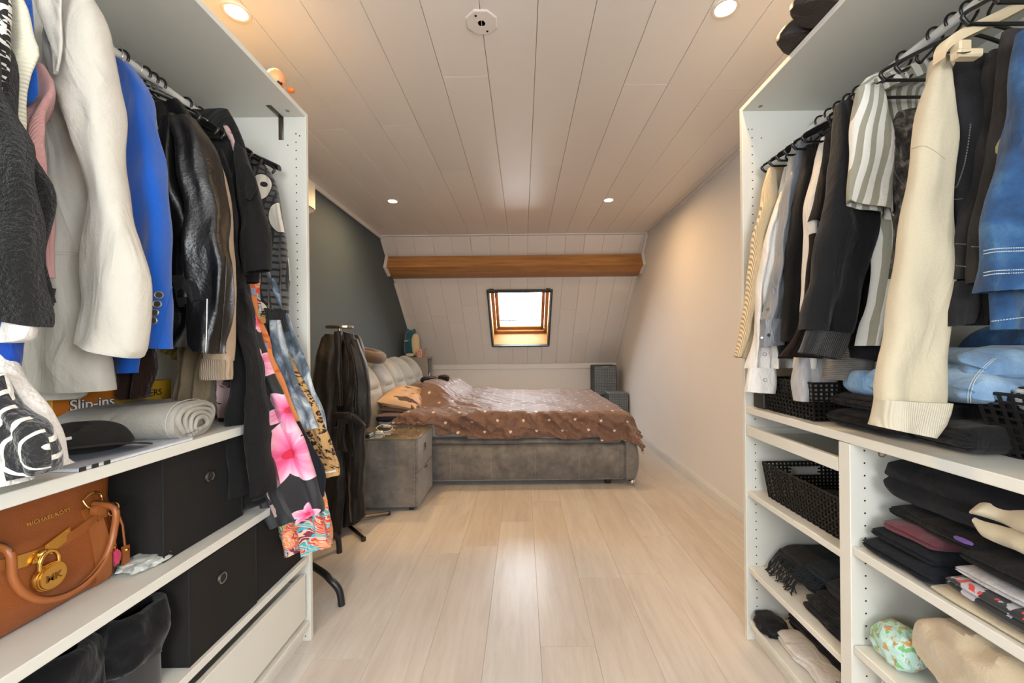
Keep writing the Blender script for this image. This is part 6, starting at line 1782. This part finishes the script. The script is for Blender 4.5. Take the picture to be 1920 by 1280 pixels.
blobby('folded_cloth', None, m_blackc, (.885, 1.44, Z + .022), (.045, .05, .026), .2, 7, 31, flat=Z + .0005, label='black crumpled cloth at the far end of the bottom right shelf', cat='cloth')
cloth_w = fabric('off white cotton', '#cbc7c2', wrinkle=.4)
folded('folded_shirt', 'off white shirt trailing along the bottom right shelf', cloth_w, .868, .96, 1.13, 1.40, Z + .001, .040, 1, 76, cat='shirt', lip=.004, amp=.012)
folded('folded_shirt', 'white shirt with grey print near the divider on the bottom right shelf', striped('white with grey dashes', '#c9c6c6', '#77767c', .012, .6), .862, .93, 1.06, 1.165, Z + .001, .030, 1, 77, cat='shirt', lip=.004, amp=.008)
folded('folded_cloth', 'long black cloth behind the off white shirt on the bottom right shelf', m_blackc, .955, 1.06, 1.07, 1.44, Z + .001, .075, 2, 78, cat='cloth', lip=.006, amp=.012)
bt_ = thing('belt', 'olive leather belt with brass buckle on the bottom right shelf', 'belt', (1.02, 1.2, Z + .08))
MB().tube(smooth_path([(.975, 1.27, Z + .09), (.965, 1.22, Z + .10), (1.0, 1.17, Z + .085), (1.05, 1.20, Z + .088), (1.04, 1.27, Z + .088), (.99, 1.30, Z + .085)], 6), .012, 6, flat=.25).build('strap', M('olive leather', '#6a5a32', .4), bt_)
MB().tube([Vector((.955 + .0, 1.145 + .018 * math.cos(a), Z + .095 + .018 * math.sin(a))) for a in [2 * PI * q / 20 for q in range(21)]], .0026, 8).build('buckle', m_gold, bt_)
rc = thing('chain_belt', 'silver chain belt lying by the divider on the bottom right shelf', 'chain belt', (.9, 1.1, Z + .04))
for i in range(16):
    a0_ = i * .55; c_ = Vector((.895 + .022 * math.cos(a0_) * (1 - i * .02), 1.085 + .0035 * i, Z + .048 + .014 * math.sin(a0_)))
    v1 = Vector((math.cos(i * 1.3), math.sin(i * 1.3), 0)); v2 = Vector((0, .5, .87))
    MB().tube([c_ + v1 * (.0065 * math.cos(a)) + v2 * (.0065 * math.sin(a)) for a in [2 * PI * q / 10 for q in range(11)]], .0017, 5).build('link', m_chrome, rc)
blobby('scarf', None, fabric('ochre and red scarf', '#8a6a3a', wrinkle=.6), (.93, 1.078, Z + .085), (.022, .018, .05), .25, 9, 41, label='ochre bunched scarf against the divider above the chain belt', cat='scarf')

# near compartment, middle shelf
Z = .592
m_nav = fabric('dark navy cotton', '#1b1e27', wrinkle=.35); m_wine = fabric('wine red marl', '#5a2a34'); m_dk = fabric('soft black cotton', '#1b191a', wrinkle=.4)
folded('folded_sweatshirt', 'dark navy sweatshirt at the bottom of the far stack on the middle right shelf', m_nav, .845, 1.2, .835, 1.008, Z, .036, 1, 81, cat='sweatshirt', lip=.01, amp=.008)
folded('folded_sweatshirt', 'dark navy folded top just under the wine red one', m_nav, .862, 1.2, .842, .995, Z + .036, .030, 1, 82, cat='sweatshirt', lip=.008, amp=.008)
folded('folded_tshirt', 'wine red folded top in the dark stack', m_wine, .872, 1.2, .846, .970, Z + .066, .026, 1, 83, cat='t-shirt', lip=.006, amp=.008)
folded('folded_sweatshirt', 'black folded sweatshirt right above the wine red top', m_dk, .884, 1.25, .78, .972, Z + .092, .040, 2, 84, cat='sweatshirt', lip=.006, amp=.010)
folded('folded_sweatshirt', 'big black blue sweatshirt topping the stack on the middle right shelf', fabric('blue black fleece', '#17191f', wrinkle=.3), .880, 1.26, .705, .975, Z + .132, .115, 1, 85, cat='sweatshirt', lip=.014, amp=.014)
m_prn = M('black cotton with white and red print', '#1a191b', .85, sheen=.2)
_n = m_prn.noise(17, detail=4, rough=.6, dist=.5); _n3 = m_prn.noise(34, detail=2, dist=.6)
_x2, _y2, _z2 = m_prn.xyz()
m_prn.color(m_prn.mix(_n3.gt(.60) * _z2.gt(.030), m_prn.mix(_n.gt(.56) * _y2.gt(.01), '#19181a', '#a9aab2'), '#c23224'))
folded('folded_tshirt', 'cream folded t-shirt lowest of the near stack on the middle right shelf', m_cream, .846, 1.2, .56, .832, Z, .014, 1, 86, cat='t-shirt', lip=.002, amp=.003)
folded('folded_tshirt', 'black t-shirt with white and red print in the near stack', m_prn, .848, 1.2, .56, .815, Z + .014, .040, 1, 87, cat='t-shirt', lip=.010, amp=.006)
folded('folded_tshirt', 'grey marl t-shirt above the printed one', m_marl, .856, 1.2, .56, .800, Z + .054, .024, 2, 88, cat='t-shirt', lip=.006, amp=.006)
folded('folded_tshirt', 'black t-shirt above the grey marl one', m_dk, .860, 1.2, .56, .792, Z + .078, .040, 1, 89, cat='t-shirt', lip=.008, amp=.010)
folded('folded_sweatshirt', 'cream white bunched sweatshirt at the right edge on the dark stack', m_cream, .855, 1.15, .60, .775, Z + .135, .090, 1, 90, cat='sweatshirt', lip=.02, amp=.018, side=-1)
blobby('purple_label', None, fabric('purple cotton', '#5b3c86'), (.872, .792, Z + .124), (.006, .016, .004), .1, 6, 2, 3, label='small purple cloth corner below the cream sweatshirt', cat='cloth')
# lower shelf
Z = .340
m_mint = M('mint cotton with small green prints', '#a9c9bf', .8, sheen=.2)
_a = m_mint.noise(60, detail=2); _b = m_mint.noise(52, sc=(1, 1.3, 1), detail=2, dist=.5)
m_mint.color(m_mint.mix(_b.gt(.60), m_mint.mix(_a.gt(.58), '#a8c8be', '#6fa86a'), '#b98a4e')).bump(m_mint.noise(18, detail=4, dist=1), .9, .02)
blobby('rolled_cloth', None, m_mint, (.895, .955, Z + .045), (.042, .045, .044), .14, 7, 51, flat=Z + .001, label='mint green printed cloth rolled into a ball on the lower right shelf', cat='cloth')
m_blk = fabric('beige fleece', '#b7a88e', wrinkle=.3, sheen=.4)
folded('blanket', 'large beige fleece blanket on the lower right shelf', m_blk, .872, 1.3, .50, .895, Z, .190, 1, 91, cat='blanket', lip=.03, amp=.024)
Z = .076
for i, y in enumerate((.97, .90)):
    t = thing('paper_roll', ('white roll standing at the far end of the bottom right shelf', 'second white roll, nearer the camera on the bottom right shelf')[i], 'roll', (.91, y, Z))
    MB().lathe((.91, y, Z + .0005), [(.012, 0), (.033, 0), (.034, .004), (.034, .196), (.033, .20), (.012, .20), (.012, .19)], n=28).build('roll', m_tag, t)
    MB().lathe((.91, y, Z + .196), [(.0125, 0), (.0125, .0045), (.009, .0045), (.009, 0)], n=20).build('core', m_steel, t)
